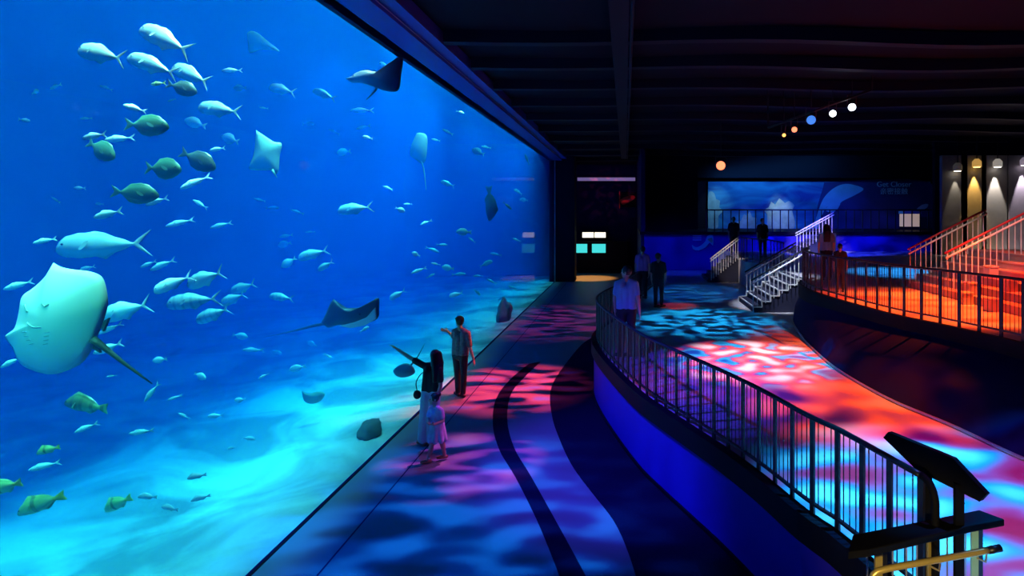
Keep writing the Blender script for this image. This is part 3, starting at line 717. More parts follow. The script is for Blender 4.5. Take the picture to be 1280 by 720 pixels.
# near corner: transverse rail with brass lit posts, brass handrail, reading panel
cr0 = V((1.50, 3.62, 1.70)); cr1 = V((2.46, 3.80, 1.70))
root = empty('corner_railing', (1.5, 3.65, .2)); tag(root, 'black wide-capped railing section with brass lit posts at the near corner', 'railing')
o0 = V((1.5, 3.65, .2))
mb = MB(); a0 = PZ(1066, 668, 1.74); a1 = PZ(1224, 637, 1.74); a2 = PZ(1256, 649, 1.74); a3 = PZ(1213, 657, 1.74); a4 = PZ(1086, 687, 1.74); a5 = PZ(1060, 690, 1.74)
mb.prism([((p-o0).x, (p-o0).y) for p in (a5, a4, a3, a2, a1, a0)], 1.74-.05-.2, 1.74-.2); mb.build('top_rail', M['matte'], root, bevel=.008)
for x in (1098, 1163, 1218):
    yy = 687+(x-1086)*(657-687)/(1213-1086)
    p = PZ(x, yy-8, 1.70); MB().box(p.x-o0.x-.024, p.x-o0.x+.024, p.y-o0.y-.010, p.y-o0.y+.010, ZP-.2-.3, 1.70-.2).build('post', M['brass'], root)
    MB().box(p.x-o0.x+.026, p.x-o0.x+.055, p.y-o0.y-.010, p.y-o0.y+.02, ZP-.2-.3, 1.70-.2).build('backing_post', M['rail'], root)
for x in (1084, 1116, 1133, 1146, 1184, 1196, 1207):
    yy = 687+(x-1086)*(657-687)/(1213-1086)
    p = PZ(x, yy-8, 1.70); MB().tube([(p.x-o0.x, p.y-o0.y, .5), (p.x-o0.x, p.y-o0.y, 1.5)], .006, 6).build('baluster', M['steel'], root)
hr = empty('handrail', P(1108, 711, 3.45)); tag(hr, 'shiny brass tube handrail sloping up along the bottom corner', 'handrail'); h0 = hr.location
pts = smooth_path([P(1086, 735, 3.45), P(1092, 718, 3.45), P(1108, 711, 3.45), P(1170, 700, 3.45), P(1235, 688, 3.45)], .05)
MB().tube([p-h0 for p in pts], .019, 12).build('tube', M['brass'], hr, smooth=True)
MB().tube([P(1235, 688, 3.45)-h0, P(1251, 685, 3.45)-h0], .021, 12).build('end_cap', M['rail'], hr, smooth=True)
for x in (1168, 1226):
    y = 700-(x-1170)*.185
    MB().tube([P(x-4, y+8, 3.45)-h0, P(x+6, y+13, 3.47)-h0, P(x+8, y-2, 3.55)-h0], .006, 6).build('bracket', M['brass'], hr)
pn = empty('reading_panel', P(1160, 585, 4.05)); tag(pn, 'black slanted reading panel mounted on the end of the curved railing', 'information panel'); h0 = pn.location
A_, B_, D_ = P(1110, 540, 4.31), P(1191, 573, 3.90), P(1146, 588, 4.10)
nn = (B_-A_).cross(D_-A_); E_ = V((0, 0, EYE))
def onp(x, y):
    d = P(x, y, 1.0)-E_; return E_+d*((A_-E_).dot(nn)/d.dot(nn))
q = [onp(1104, 547), A_, B_, onp(1233, 618), onp(1224, 627), D_]; dn = nn.normalized()*(-.05 if nn.z > 0 else .05)
MB().add([p-h0 for p in q]+[p-h0+dn for p in q], [tuple(range(6)), tuple(range(11, 5, -1))]+[(i, (i+1) % 6, 6+(i+1) % 6, 6+i) for i in range(6)]).build('board', M['matte'], pn)
for (x, y, yy) in ((1155, 592, 4.05), (1195, 610, 3.88)):
    a = onp(x+4, y-9); MB().box(a.x-h0.x-.03, a.x-h0.x+.03, a.y-h0.y-.01, a.y-h0.y+.02, ZP-h0.z, a.z-h0.z-.02).build('post', M['matte'], pn)

# ---------------------------------------------------------------- staircases
def stairs(name, label, x0, x1, y0, y1, z0, z1, n, mt, mn):
    root = empty(name, (x0, y0, z0)); tag(root, label, 'stairs')
    run = (x1-x0)/n; rise = (z1-z0)/n; prof = [(0, 0)]
    for i in range(n): prof += [(i*run, (i+1)*rise), ((i+1)*run, (i+1)*rise)]
    prof.append(((n)*run, 0)); D = y1-y0; m = len(prof)
    mb = MB(); mb.add([(x, 0, z) for x, z in prof]+[(x, D, z) for x, z in prof], [tuple(range(m)), tuple(range(2*m-1, m-1, -1))]+[(i, (i+1) % m, m+(i+1) % m, m+i) for i in range(m)])
    mb.build('steps', M[mt], root)
    for yy in (-.015, D+.0):
        zz = []
        for i in range(n): zz += [(i*run-.02, (i)*rise+.02), (i*run-.02, (i+1)*rise), ((i+1)*run-.02, (i+1)*rise)]
        MB().tube([(x, yy, z) for x, z in zz], .014, 4, ry=.014, up=V((0, 1, 0))).build('edge_trim', M[mn], root)
    for i in range(n): MB().box(i*run-.012, i*run+.03, 0, D, (i+1)*rise-.03, (i+1)*rise+.004).build('nosing', M[mn], root)
    return root
def stair_rail(name, label, p0, p1, h=.82, n=14, mtop='rail', mhand='palebar', mbal='palebar', hl=.10, over=.12, bw=.011):
    root = empty(name, p0); tag(root, label, 'railing'); d = p1-p0
    MB().tube([(0, 0, h), d+V((0, 0, h))], .024, 8).build('top_rail', M[mtop], root, smooth=True)
    MB().tube([V((0, -.05, h-hl)), d+V((0, -.05, h-hl))], .022, 8).build('handrail', M[mhand], root, smooth=True)
    bm_ = MB().tube([(0, 0, .0), (0, 0, h)], bw, 6).mesh('baluster', M[mbal])
    for i in range(n): inst('baluster', bm_, root, d*((i+.5)/n))
    return root
stairs('staircase', 'short staircase with pale edges rising from the blue platform to the upper terrace', 3.55, 5.0, 15.5, 17.5, ZP, ZU, 6, 'tread', 'nosing')
stair_rail('stair_railing', 'white barred stair railing on the near side of the pale-edged staircase', V((3.45, 15.40, ZP+.05)), V((5.05, 15.40, ZU+.05)), h=.85)
stair_rail('stair_railing', 'bluish barred stair railing on the far side of the pale-edged staircase', V((3.75, 17.6, ZP+.05)), V((5.35, 17.6, ZU+.05)), h=.85)
stairs('staircase', 'small dim staircase near the cyan wall graphic under the balcony', 3.3, 4.5, 22.3, 24.0, ZP, ZU, 6, 'tread', 'tread')
stair_rail('stair_railing', 'bright ladder-like stair rail beside the cyan wall graphic', V((3.35, 22.2, ZP+.06)), V((4.5, 22.2, ZU+.02)), h=.88, mtop='palebar', n=12)
stairs('staircase', 'dim staircase climbing to the far balcony below its railing', 7.6, 9.4, 25.0, 26.5, ZU, ZB, 6, 'tread', 'tread')
stair_rail('stair_railing', 'bright white double stair rail ending against the balcony railing', V((7.55, 24.9, ZU+.05)), V((9.25, 24.9, ZB+.05)), h=.88, mtop='palebar', n=12)
# terrace of red lit seating steps
stairs('seating_steps', 'wide red lit terrace steps climbing behind the orange terrace', 6.95, 8.75, 9.2, 13.9, ZU, ZB, 6, 'redstep', 'redstep')
MB().box(8.75, 20, 9.2, 13.9, ZU-.1, ZB).build('floor_balcony_side', M['redstep'], kind='structure')
stair_rail('stair_railing', 'red topped stair railing, farther one on the red terrace steps', V((6.85, 13.6, ZU+.08)), V((8.75, 13.6, ZB+.12)), h=.86, mtop='redbar', n=15)
stair_rail('stair_railing', 'red topped stair railing, nearer one crossing the red terrace steps', V((6.95, 12.2, ZU+.08)), V((8.95, 12.2, ZB+.16)), h=.86, mtop='redbar', n=15)
# small lit block seats on the steps
M['seat'] = mat('block_seat', (.55, .35, .30), .5, var=.1)
for i, (x, y, yy) in enumerate([(1206, 322, 11.2), (1219, 313, 11.5), (1233, 305, 11.8), (1235, 333, 10.4), (1263, 318, 10.8)]):
    p = P(x, y, yy); st = int(max(0, min(6, math.floor((p.x-6.95)/.3)+1))); z = ZU+st*(ZB-ZU)/6
    t = empty('stool', (6.95+(st-.5)*.3, yy, z)); tag(t, ['small lit cube stool on the red steps, lowest by the nearer railing', 'small lit cube stool second up the red steps', 'small lit cube stool third up the red steps by the nearer railing',
        'small glowing cube stool nearest on the red steps', 'small glowing cube stool at the right end of the red steps'][i], 'stool', 'cube stools on the steps')
    MB().box(-.10, .10, -.10, .10, .0, .2).build('base', M['seat'], t, bevel=.01); MB().box(-.11, .11, -.11, .11, .2, .25).build('cushion', M['seat'], t, bevel=.02)

# ---------------------------------------------------------------- back of the hall
MB().box(.9, 20, 27.15, 27.4, ZP-.2, ZB-.12).build('wall_under_balcony', M['bluewall'], kind='structure')
MB().box(.7, 20, 27.0, 33.2, ZB-.14, ZB).build('floor_balcony', M['black'], kind='structure')
MB().box(3.4, 20.2, 33.0, 33.3, ZB, 7.3).build('wall_back', M['blackwall'], kind='structure')
MB().box(.9, 4.0, 31.0, 31.2, ZB, 7.3).build('wall_recess', M['blackwall'], kind='structure')
MB().box(XG-.3, 3.4, 38.0, 38.2, 0, 7.3).build('wall_far', M['navywall'], kind='structure')
MB().box(.75, .95, 27.2, 38, 0, 7.3).build('wall_passage', M['navywall'], kind='structure')
MB().box(20, 20.2, 2, 33.3, 0, 7.3).build('wall_right', M['blackwall'], kind='structure')
MB().box(3.4, 20, 32.4, 33.0, 5.95, 7.3).build('trim_11', M['black'], kind='structure')
# mural
def mural_mat():
    m = bpy.data.materials.new('sea_mural'); m.use_nodes = True; nt = m.node_tree; b = nt.nodes['Principled BSDF']
    tc = nt.nodes.new('ShaderNodeTexCoord'); mp = nt.nodes.new('ShaderNodeMapping'); mp.inputs['Scale'].default_value = (.35, 1, .9)
    nz = nt.nodes.new('ShaderNodeTexNoise'); nz.inputs['Scale'].default_value = 1.2; nz.inputs['Detail'].default_value = 5; nz.inputs['Distortion'].default_value = 1.2
    cr = nt.nodes.new('ShaderNodeValToRGB'); e = cr.color_ramp; e.elements[0].position = .3; e.elements[0].color = (.01, .05, .28, 1); e.elements[1].position = .75; e.elements[1].color = (.05, .42, .62, 1)
    nt.links.new(tc.outputs['Object'], mp.inputs[0]); nt.links.new(mp.outputs[0], nz.inputs['Vector']); nt.links.new(nz.outputs[0], cr.inputs[0]); nt.links.new(cr.outputs[0], b.inputs['Base Color'])
    b.inputs['Roughness'].default_value = .6; return m
mu = empty('sea_mural', (P(885, 285, 32.8))); tag(mu, 'long blue sea mural with a pale dolphin shape on the far balcony wall', 'mural'); m0 = mu.location
a = P(884, 227, 32.8); b_ = P(1162, 290, 32.8)
MB().box(0, b_.x-a.x, 0, .1, ZB-m0.z, a.z-m0.z).build('panel', mural_mat(), mu)
M['mpale'] = mat('mural_pale_blue', (.18, .45, .62), .6, var=.2, scale=2); M['mcoral'] = mat('mural_coral', (.26, .40, .45), .6, var=.5, scale=3); M['mlet'] = mat('mural_letters', (.38, .52, .70), .6)
M['mdark'] = mat('mural_deep_blue', (.015, .03, .16), .6, var=.2, scale=1)
def flat(name, pts, m, off, parent=mu, base=m0, Y=32.8, th=.02):
    q = smooth_path([P(x, y, Y)-base for x, y in pts]+[P(*pts[0], Y)-base], .15)[:-1]; n = len(q)
    return MB().add([(p.x, -off, p.z) for p in q]+[(p.x, -off+th, p.z) for p in q], [tuple(range(n)), tuple(range(2*n-1, n-1, -1))]+[(i, (i+1) % n, n+(i+1) % n, n+i) for i in range(n)]).build(name, m, parent)
flat('deep_sea', [(1030, 228), (1161, 228), (1161, 289), (1030, 289)], M['mdark'], .02)
flat('dolphin', [(1017, 284), (1022, 266), (1030, 247), (1044, 234), (1060, 230), (1079, 236), (1068, 244), (1052, 252), (1045, 260), (1034, 258), (1027, 270), (1022, 284)], M['mpale'], .04)
flat('fin', [(1030, 262), (1040, 254), (1050, 253), (1046, 262), (1038, 266)], M['mpale'], .045)
flat('ray_shape', [(1145, 262), (1152, 256), (1160, 255), (1158, 260), (1150, 263)], M['mlet'], .04)
flat('coral', [(885, 285), (885, 246), (888, 239), (893, 242), (895, 249), (900, 251), (899, 259), (904, 264), (898, 270), (897, 285)], M['mcoral'], .03)
flat('coral', [(918, 285), (921, 277), (926, 276), (930, 268), (934, 270), (937, 264), (940, 271), (946, 273), (945, 280), (948, 285)], M['mcoral'], .03)
flat('coral', [(958, 285), (959, 268), (954, 263), (961, 259), (964, 252), (969, 256), (974, 248), (981, 254), (986, 251), (993, 257), (990, 263), (992, 285)], M['mcoral'], .03)
def text(body, x, y, hpx, Y, m, parent, base, off, name='lettering', ext=.015):
    c = bpy.data.curves.new(name, 'FONT'); c.body = body; c.align_x = 'CENTER'; c.size = hpx*Y/F*1.35; c.extrude = ext
    o = bpy.data.objects.new(name, c); COL.objects.link(o); c.materials.append(m); o.parent = parent
    dg = bpy.context.evaluated_depsgraph_get(); dg.update(); me = bpy.data.meshes.new_from_object(o.evaluated_get(dg)); bpy.data.objects.remove(o)
    o = bpy.data.objects.new(name, me); COL.objects.link(o); o.parent = parent
    p = P(x, y, Y)-base; o.location = (p.x, -off, p.z); o.rotation_euler = (math.pi/2, 0, 0); return o
text('Get Closer', 1117, 233.5, 7.0, 32.8, M['mlet'], mu, m0, .05)
text('亲密接触', 1117, 242.3, 6.5, 32.8, M['mlet'], mu, m0, .05)
M['sdisp'] = mat('lit_display', (.6, .55, .5), .5, emit=lin((200, 175, 150)), estr=.5)
# display case glowing behind the balcony railing
dc = empty('display_case', P(1138, 289, 30.5)); tag(dc, 'glowing display case behind the balcony railing below the mural letters', 'display case'); b0 = dc.location
pa = P(1130, 264, 30.5)-b0; pb = P(1150, 288, 30.5)-b0
MB().box(pa.x, pb.x, 0, .5, ZB-b0.z, .25).build('plinth', M['blackwall'], dc)
MB().box(pa.x, pb.x, 0, .5, .25, pa.z-.15).build('lit_box', M['sdisp'], dc)
MB().box(pa.x-.04, pb.x+.04, -.03, .53, pa.z-.15, pa.z).build('lid', M['nosing'], dc)
# cyan graphic with text block under the balcony
wg = empty('wall_graphic', P(880, 303, 27.1)); tag(wg, 'cyan swirling fish graphic with small text block on the blue wall', 'wall graphic'); g0 = wg.location
M['gcy'] = mat('graphic_cyan', (.05, .65, .75), .6); M['ggr'] = mat('graphic_green', (.12, .5, .25), .6); M['gtx'] = mat('graphic_text', (.2, .35, .85), .6)
flat('fish_shape', [(865, 306), (870, 309), (876, 307), (882, 301), (884, 295), (891, 294), (891, 307), (887, 303), (882, 309), (873, 313), (866, 311)], M['gcy'], .03, wg, g0, 27.1)
flat('fin_shape', [(884, 299), (890, 297), (890, 304)], M['ggr'], .04, wg, g0, 27.1)
for i in range(3): flat('text_line', [(866, 294+i*2.6), (876, 294+i*2.6), (876, 295.4+i*2.6), (866, 295.4+i*2.6)], M['gtx'], .03, wg, g0, 27.1)

# kiosk and signs in the passage
kb = empty('kiosk', (-1.5, 36.6, 0)); tag(kb, 'black kiosk wall with two cyan screens at the far passage', 'kiosk')
MB().box(-1.65, 1.65, 0, 1.2, 0, 2.05).build('cabinet', M['black'], kb, bevel=.02)
for x0, x1 in ((719, 734), (740, 757)):
    a = P(x0, 305, 36.55); b_ = P(x1, 316, 36.55)
    MB().box(a.x+1.5, b_.x+1.5, -.06, -.002, b_.z, a.z).build('screen', M['screen'], kb, bevel=.01)
for x0, x1, lab in ((728, 742, 'glowing white sign box above the kiosk, left of a pair'), (743.3, 757, 'glowing white sign box above the kiosk, right of a pair')):
    a = P(x0, 290.5, 36.8); b_ = P(x1, 297, 36.8)
    s = empty('lit_sign', ((a.x+b_.x)/2, 36.8, b_.z)); tag(s, lab, 'sign', 'sign boxes over the kiosk')
    hw = (b_.x-a.x)/2; MB().box(-hw, hw, .0, .1, 0, a.z-b_.z).build('face', M['sign'], s); MB().box(-hw-.02, hw+.02, .1, 1.2, -.02, a.z-b_.z+.02).build('housing', M['black'], s)
a = P(722, 223, 36.5); b_ = P(794, 226, 36.5)
ls = tag(MB().box(a.x, b_.x, 36.4, 36.6, b_.z, a.z+.05).build('light_strip', M['strip']), 'long dim lilac light strip high over the far passage', 'lamp')
po = empty('poster', P(784, 258, 37.9)); tag(po, 'dark poster with red patches high on the far wall', 'poster'); p0 = po.location
a = P(774, 240, 37.9)-p0; b_ = P(795, 259, 37.9)-p0
MB().box(a.x, b_.x, -.04, .05, b_.z, a.z).build('board', M['black'], po)
M['prd'] = mat('poster_red', (.5, .06, .04), .6)
flat('red_patch', [(775, 250), (780, 247), (790, 244), (794, 247), (788, 252), (778, 256)], M['prd'], .06, po, p0, 37.9)
flat('frame_edge', [(774, 240), (775, 240), (775, 259), (774, 259)], M['prd'], .06, po, p0, 37.9)

# pendant downlights and lit columns on the right
lampcol = [((1197, 210), (.8, .7, .55)), ((1221, 205), (1, .55, .12)), ((1247, 205), (1, .9, .8)), ((1281, 203), (.9, .75, 1.0))]
M['colm'] = mat('display_column', (.22, .21, .20), .6, var=.1)
for i, ((x, y), c) in enumerate(lampcol):
    Y = 24.0; p = P(x, y, Y)
    t = empty('downlight', p); tag(t, ['dim small downlight, first from the mural', 'orange glowing downlight, second from the mural', 'cream glowing downlight, third from the mural', 'lilac downlight cut by the picture edge'][i], 'lamp', 'downlights over the display columns')
    MB().tube([(0, 0, -.12), (0, 0, .10), (0, 0, .22)], .20, 16, radii=[.9, .9, .4]).build('shade', mat('downlight_shade_%d' % i, (.3, .27, .22), .4, emit=c, estr=[.03, .45, .25, .2][i]), t, smooth=True)
    MB().tube([(0, 0, .2), (0, 0, 7.25-p.z)], .02, 6).build('stem', M['lamp'], t)
    MB().tube([(0, 0, -.145), (0, 0, -.125)], .13, 16).build('lens', mat('downlight_lens_%d' % i, (.9, .9, .9), .3, emit=c, estr=6), t)
    MB().box(p.x-.55, p.x+.55, Y+.21, Y+.4, ZU, 6.4).build('exhibit_board', M['colm'])
    bpy.data.objects[[o.name for o in COL.objects if o.name.startswith('exhibit_board')][-1]]
    spot('downlight_beam', p+V((0, .06, -.16)), p+V((.03, .13, -2)), 36, [150, 900, 900, 900][i], c, .35, .03)
k = 0
for o in list(COL.objects):
    if o.name.startswith('exhibit_board'):
        tag(o, ['grey display panel under the dim small downlight', 'grey display panel washed orange by its downlight', 'grey display panel washed cream by its downlight', 'grey display panel at the picture edge with lilac wash'][k], 'panel', 'display panels under the downlights'); k += 1
MB().box(13.75, 20, 24.9, 25.1, ZU, 7.3).build('wall_display', M['blackwall'], kind='structure')

# ---------------------------------------------------------------- stage lamps
def stage_lamp(px, py, Y, tgt, lens, label, r=.11):
    p = P(px, py, Y); t = empty('stage_lamp', p); tag(t, label, 'lamp', 'stage lamps hung from the ceiling')
    d = (V(tgt)-p).normalized(); q = d.to_track_quat('Z', 'Y').to_matrix()
    def tr_(mb): mb.v = [tuple(q @ V(v)) for v in mb.v]; return mb
    tr_(MB().tube([(0, 0, -.34), (0, 0, -.26), (0, 0, -.03), (0, 0, -.005)], r*1.12, 16, radii=[.5, .9, 1, 1])).build('housing', M['lamp'], t, smooth=False)
    tr_(MB().tube([(0, 0, -.004), (0, 0, .006)], r, 20)).build('lens', lens, t)
    MB().tube([V((r*1.2, 0, 0))+d*-.15, V((r*1.2, 0, .3)), V((-r*1.2, 0, .3)), V((-r*1.2, 0, 0))+d*-.15], .012, 6).build('yoke', M['lamp'], t)
    MB().tube([(0, 0, .3), (0, 0, 7.22-p.z)], .015, 6).build('stem', M['lamp'], t); return t
eye = (0, 0, EYE)
stage_lamp(1065, 134, 14, (1.0, 0, 3), M['lens_w'], 'brightest white stage lamp at the right end of the row', .09)
stage_lamp(1041, 142, 14, (1.0, 0, 3), M['lens_w'], 'white stage lamp second from the right end of the row', .08)
stage_lamp(1014, 150, 14, (2.0, 0, 2), M['lens_b'], 'blue stage lamp in the middle of the row', .11)
stage_lamp(993, 162, 14.4, (1.0, 0, 2), M['lens_r'], 'red-white stage lamp beside the blue one', .07)
stage_lamp(980, 169, 14.6, (3.0, 0, 1), M['lens_o'], 'tiny orange lit stage lamp at the left end of the row', .045)
stage_lamp(901, 207, 20, (0, 0, 3), M['lens_r'], 'red-orange lone stage lamp hanging near the far balcony', .16)
tr = empty('lamp_bar', P(1020, 128, 14.1)); tag(tr, 'dark ceiling bar carrying the row of stage lamps', 'truss'); b0 = tr.location
MB().tube([P(960, 160, 14.8)-b0, P(1090, 112, 13.6)-b0], .03, 8).build('pipe', M['lamp'], tr, smooth=True)
MB().tube([P(960, 160, 14.8)-b0, V(((P(960, 160, 14.8)-b0).x, (P(960, 160, 14.8)-b0).y, 7.22-b0.z))], .02, 6).build('hanger', M['lamp'], tr)
MB().tube([P(1090, 112, 13.6)-b0, V(((P(1090, 112, 13.6)-b0).x, (P(1090, 112, 13.6)-b0).y, 7.22-b0.z))], .02, 6).build('hanger', M['lamp'], tr)
dt = empty('ceiling_duct', (-.1, 7, 7.0)); tag(dt, 'long dark cable tray running under the ceiling away from the viewer', 'duct')
MB().box(-.15, .15, 0, 24, -.10, .05).build('tray', M['beam'], dt); MB().tube([(.2, 0, -.08), (.2, 24, -.08)], .03, 8).build('pipe', M['beam'], dt)

# ---------------------------------------------------------------- gobo projectors
N6 = 6.85
H = dict(detail=.5, distort=.15)
gobo('projector_blue_walkway', (-1.2, 6.4, N6), (-2.0, 6.8, 0), 54, 4800, [(.36, (0, .002, .03)), (.50, (0, .02, .25)), (.68, (.004, .16, .85))], 18, 3, squash=(.5, 1, 1), **H)
gobo('projector_magenta_walkway', (-1.2, 10, N6), (-2.5, 8.8, 0), 22, 3600, [(.46, K), (.55, (.3, .03, .45)), (.7, (.7, .12, .5))], 22, 5, squash=(.4, 1, 1), **H)
gobo('projector_red_walkway', (-1.4, 13.5, N6), (-2.4, 12.6, 0), 32, 10000, [(.40, K), (.50, (.45, .02, .10)), (.62, (.85, .05, .10)), (.75, (.4, .08, .5))], 20, 8, squash=(.4, 1, 1), **H)
gobo('projector_purple_walkway', (-1.0, 21, N6), (-2.2, 20.5, 0), 58, 2200, [(.42, K), (.52, (.16, .02, .28)), (.68, (.45, .03, .22))], 22, 11, squash=(.4, 1, 1), **H)
gobo('projector_violet_platform', (1.0, 9.5, N6), (1.1, 9.2, ZP), 26, 600, [(.38, K), (.5, (.5, .03, .10)), (.7, (.4, .10, .7))], 18, 2, **H)
gobo('projector_cyan_platform', (2.5, 14.5, N6), (2.0, 14.3, ZP), 44, 2600, [(.42, K), (.5, (0, .10, .35)), (.62, (.01, .45, .95))], 20, 4, **H)
gobo('projector_mixed_platform', (3.2, 11.5, N6), (2.45, 10.5, ZP), 34, 4600, [(.26, (.0, .05, .25)), (.36, (.02, .38, .75)), (.42, (.10, .03, .20)), (.48, (1.0, .06, .03)), (.58, (1.0, .16, .18)), (.74, (1, .60, .68))], 15, 6, detail=0, distort=0)
gobo('projector_red_platform', (4.2, 8.6, N6), (3.3, 8.0, ZP), 34, 2600, [(.30, (.06, .0, .04)), (.42, (.45, .02, .04)), (.55, (1.0, .06, .01)), (.75, (1, .14, .04))], 9, 9, **H)
gobo('projector_blue_corner', (3.9, 4.8, N6), (3.4, 5.0, ZP), 46, 6000, [(.32, (.10, .0, .06)), (.42, (.10, .02, .2)), (.52, (0, .16, .65)), (.66, (.03, .5, 1.0))], 13, 13, squash=(.5, 1, 1), **H)
gobo('projector_blue_edge', (2.0, 6.0, N6), (2.25, 5.6, ZP), 20, 450, [(.3, (0, .12, .5)), (.6, (.02, .4, 1.0))], 10, 23, squash=(.5, 1, 1), **H)
gobo('projector_dim_platform', (2.2, 20.5, N6), (2.2, 19.5, ZP), 50, 1300, [(.40, K), (.55, (0, .05, .33)), (.66, (.01, .25, .7))], 24, 14, squash=(.4, 1, 1), **H)
gobo('projector_red_patch', (2.2, 17, N6), (1.55, 16.6, ZP), 14, 500, [(.3, (.3, 0, .02)), (.6, (.9, .08, .05))], 14, 15)
gobo('projector_orange_terrace', (7.4, 10.5, N6), (6.4, 11.0, ZU), 60, 5600, [(.30, (.5, .02, .0)), (.5, (1.0, .06, .006)), (.7, (1, .12, .015))], 12, 16, squash=(.25, 1, 1), **H)
gobo('projector_blue_terrace', (8.5, 18, N6), (8.5, 17.3, ZU), 44, 2500, [(.3, (0, .06, .3)), (.6, (.02, .32, .9))], 12, 17)
gobo('projector_red_steps', (8.6, 11.5, N6), (8.3, 12.2, 2.6), 46, 700, [(.3, (.5, .01, .01)), (.6, (1, .07, .03))], 9, 18)
gobo('projector_blue_wall', (8.0, 22.5, 5.6), (9.5, 27.2, 2.2), 80, 3000, [(.35, (.0, .0, .25)), (.6, (.02, .04, 1.0))], 9, 19)
gobo('projector_blue_wall_passage', (2.5, 22.5, 6.2), (3.0, 27.2, 2.0), 60, 700, [(.3, (.0, .0, .4)), (.6, (.01, .03, 1.0))], 5, 20)
gobo('projector_red_far', (-1.0, 30, 6.6), (-1.2, 38, 5.2), 30, 900, [(.54, K), (.60, (.8, .03, .08))], 22, 21, **H)
gobo('projector_stair', (3.6, 13.5, N6), (4.4, 16.2, 2.0), 26, 3200, [(.3, (.35, .45, .7)), (.6, (.7, .8, 1.0))], 10, 22)
spot('red_side_light', (3.6, 14.5, 6.4), (-3.3, 11.9, 1.0), 11, 3200, (1, .10, .03), .6)
spot('pink_side_light', (3.0, 9.5, 6.4), (-2.85, 8.72, .45), 5.5, 700, (1, .12, .5), .6)
spot('pink_rail_light', (3.2, 8.5, 6.4), (.25, 10.6, 1.9), 5, 160, (1, .15, .6), .5)
spot('added_parapet_wash', (-3.3, 6.6, 6.7), (.05, 8.9, .35), 46, 2800, (.06, .03, 1), .8, .1)  # added spot standing in for the tank's glow on the parapet
spot('passage_warm_light', (-2.6, 33.6, 5.5), (-2.2, 33.6, 0), 36, 2600, (1, .42, .08), .5)
spot('corner_brass_light', (.9, 1.6, 2.1), (2.0, 3.7, 1.45), 34, 160, (1, .75, .28), .6)
spot('mural_light_warm', P(975, 205, 31.0), P(975, 268, 32.8), 34, 330, (.9, 1, .75), .9)
spot('mural_light_edge', P(905, 205, 31.0), P(895, 262, 32.8), 50, 160, (.4, .85, 1), .9)
spot('mural_light_mid', P(935, 215, 31.2), P(932, 275, 32.8), 26, 90, (.8, 1, .9), .9)
area('mural_wash', P(1000, 200, 30.8), P(1000, 262, 32.8), 9.0, .4, 160, (.05, .30, 1))
spot('terrace_white_rails', (5.5, 19.5, N6), (8.2, 24.9, 3.2), 20, 3500, (1, .92, .8), .5)
spot('stair_rail_light', (2.0, 18.5, N6), (3.9, 22.2, 2.4), 14, 1600, (1, .9, .75), .5)
spot('terrace_rail_light', (6.2, 8.5, N6), (8.0, 12.4, 3.2), 26, 500, (1, .85, .75), .5)

# ---------------------------------------------------------------- people
def remesh(mb, name, voxel, m, parent, it=6, fac=.5):
    me = mb.mesh('tmp', m, fix=True); o = bpy.data.objects.new('tmp', me); COL.objects.link(o)
    r = o.modifiers.new('r', 'REMESH'); r.mode = 'VOXEL'; r.voxel_size = voxel
    s = o.modifiers.new('s', 'SMOOTH'); s.factor = fac; s.iterations = it
    dg = bpy.context.evaluated_depsgraph_get(); dg.update()
    e = bpy.data.meshes.new_from_object(o.evaluated_get(dg)); bpy.data.objects.remove(o)
    e.name = name; e.materials.clear(); e.materials.append(m)
    for p in e.polygons: p.use_smooth = True
    q = bpy.data.objects.new(name, e); COL.objects.link(q); q.parent = parent; return q
M['skin'] = mat('skin', (.55, .34, .25), .55, var=.08, scale=9)
M['skin_dark'] = mat('skin_tanned', (.42, .25, .18), .55, var=.08, scale=9)
M['hair'] = mat('black_hair', (.010, .008, .008), .45, var=.4, scale=40, bump=.3)
M['shoe'] = mat('dark_shoe', (.03, .03, .035), .5)
M['sandal'] = mat('tan_sandal', (.30, .16, .09), .6)
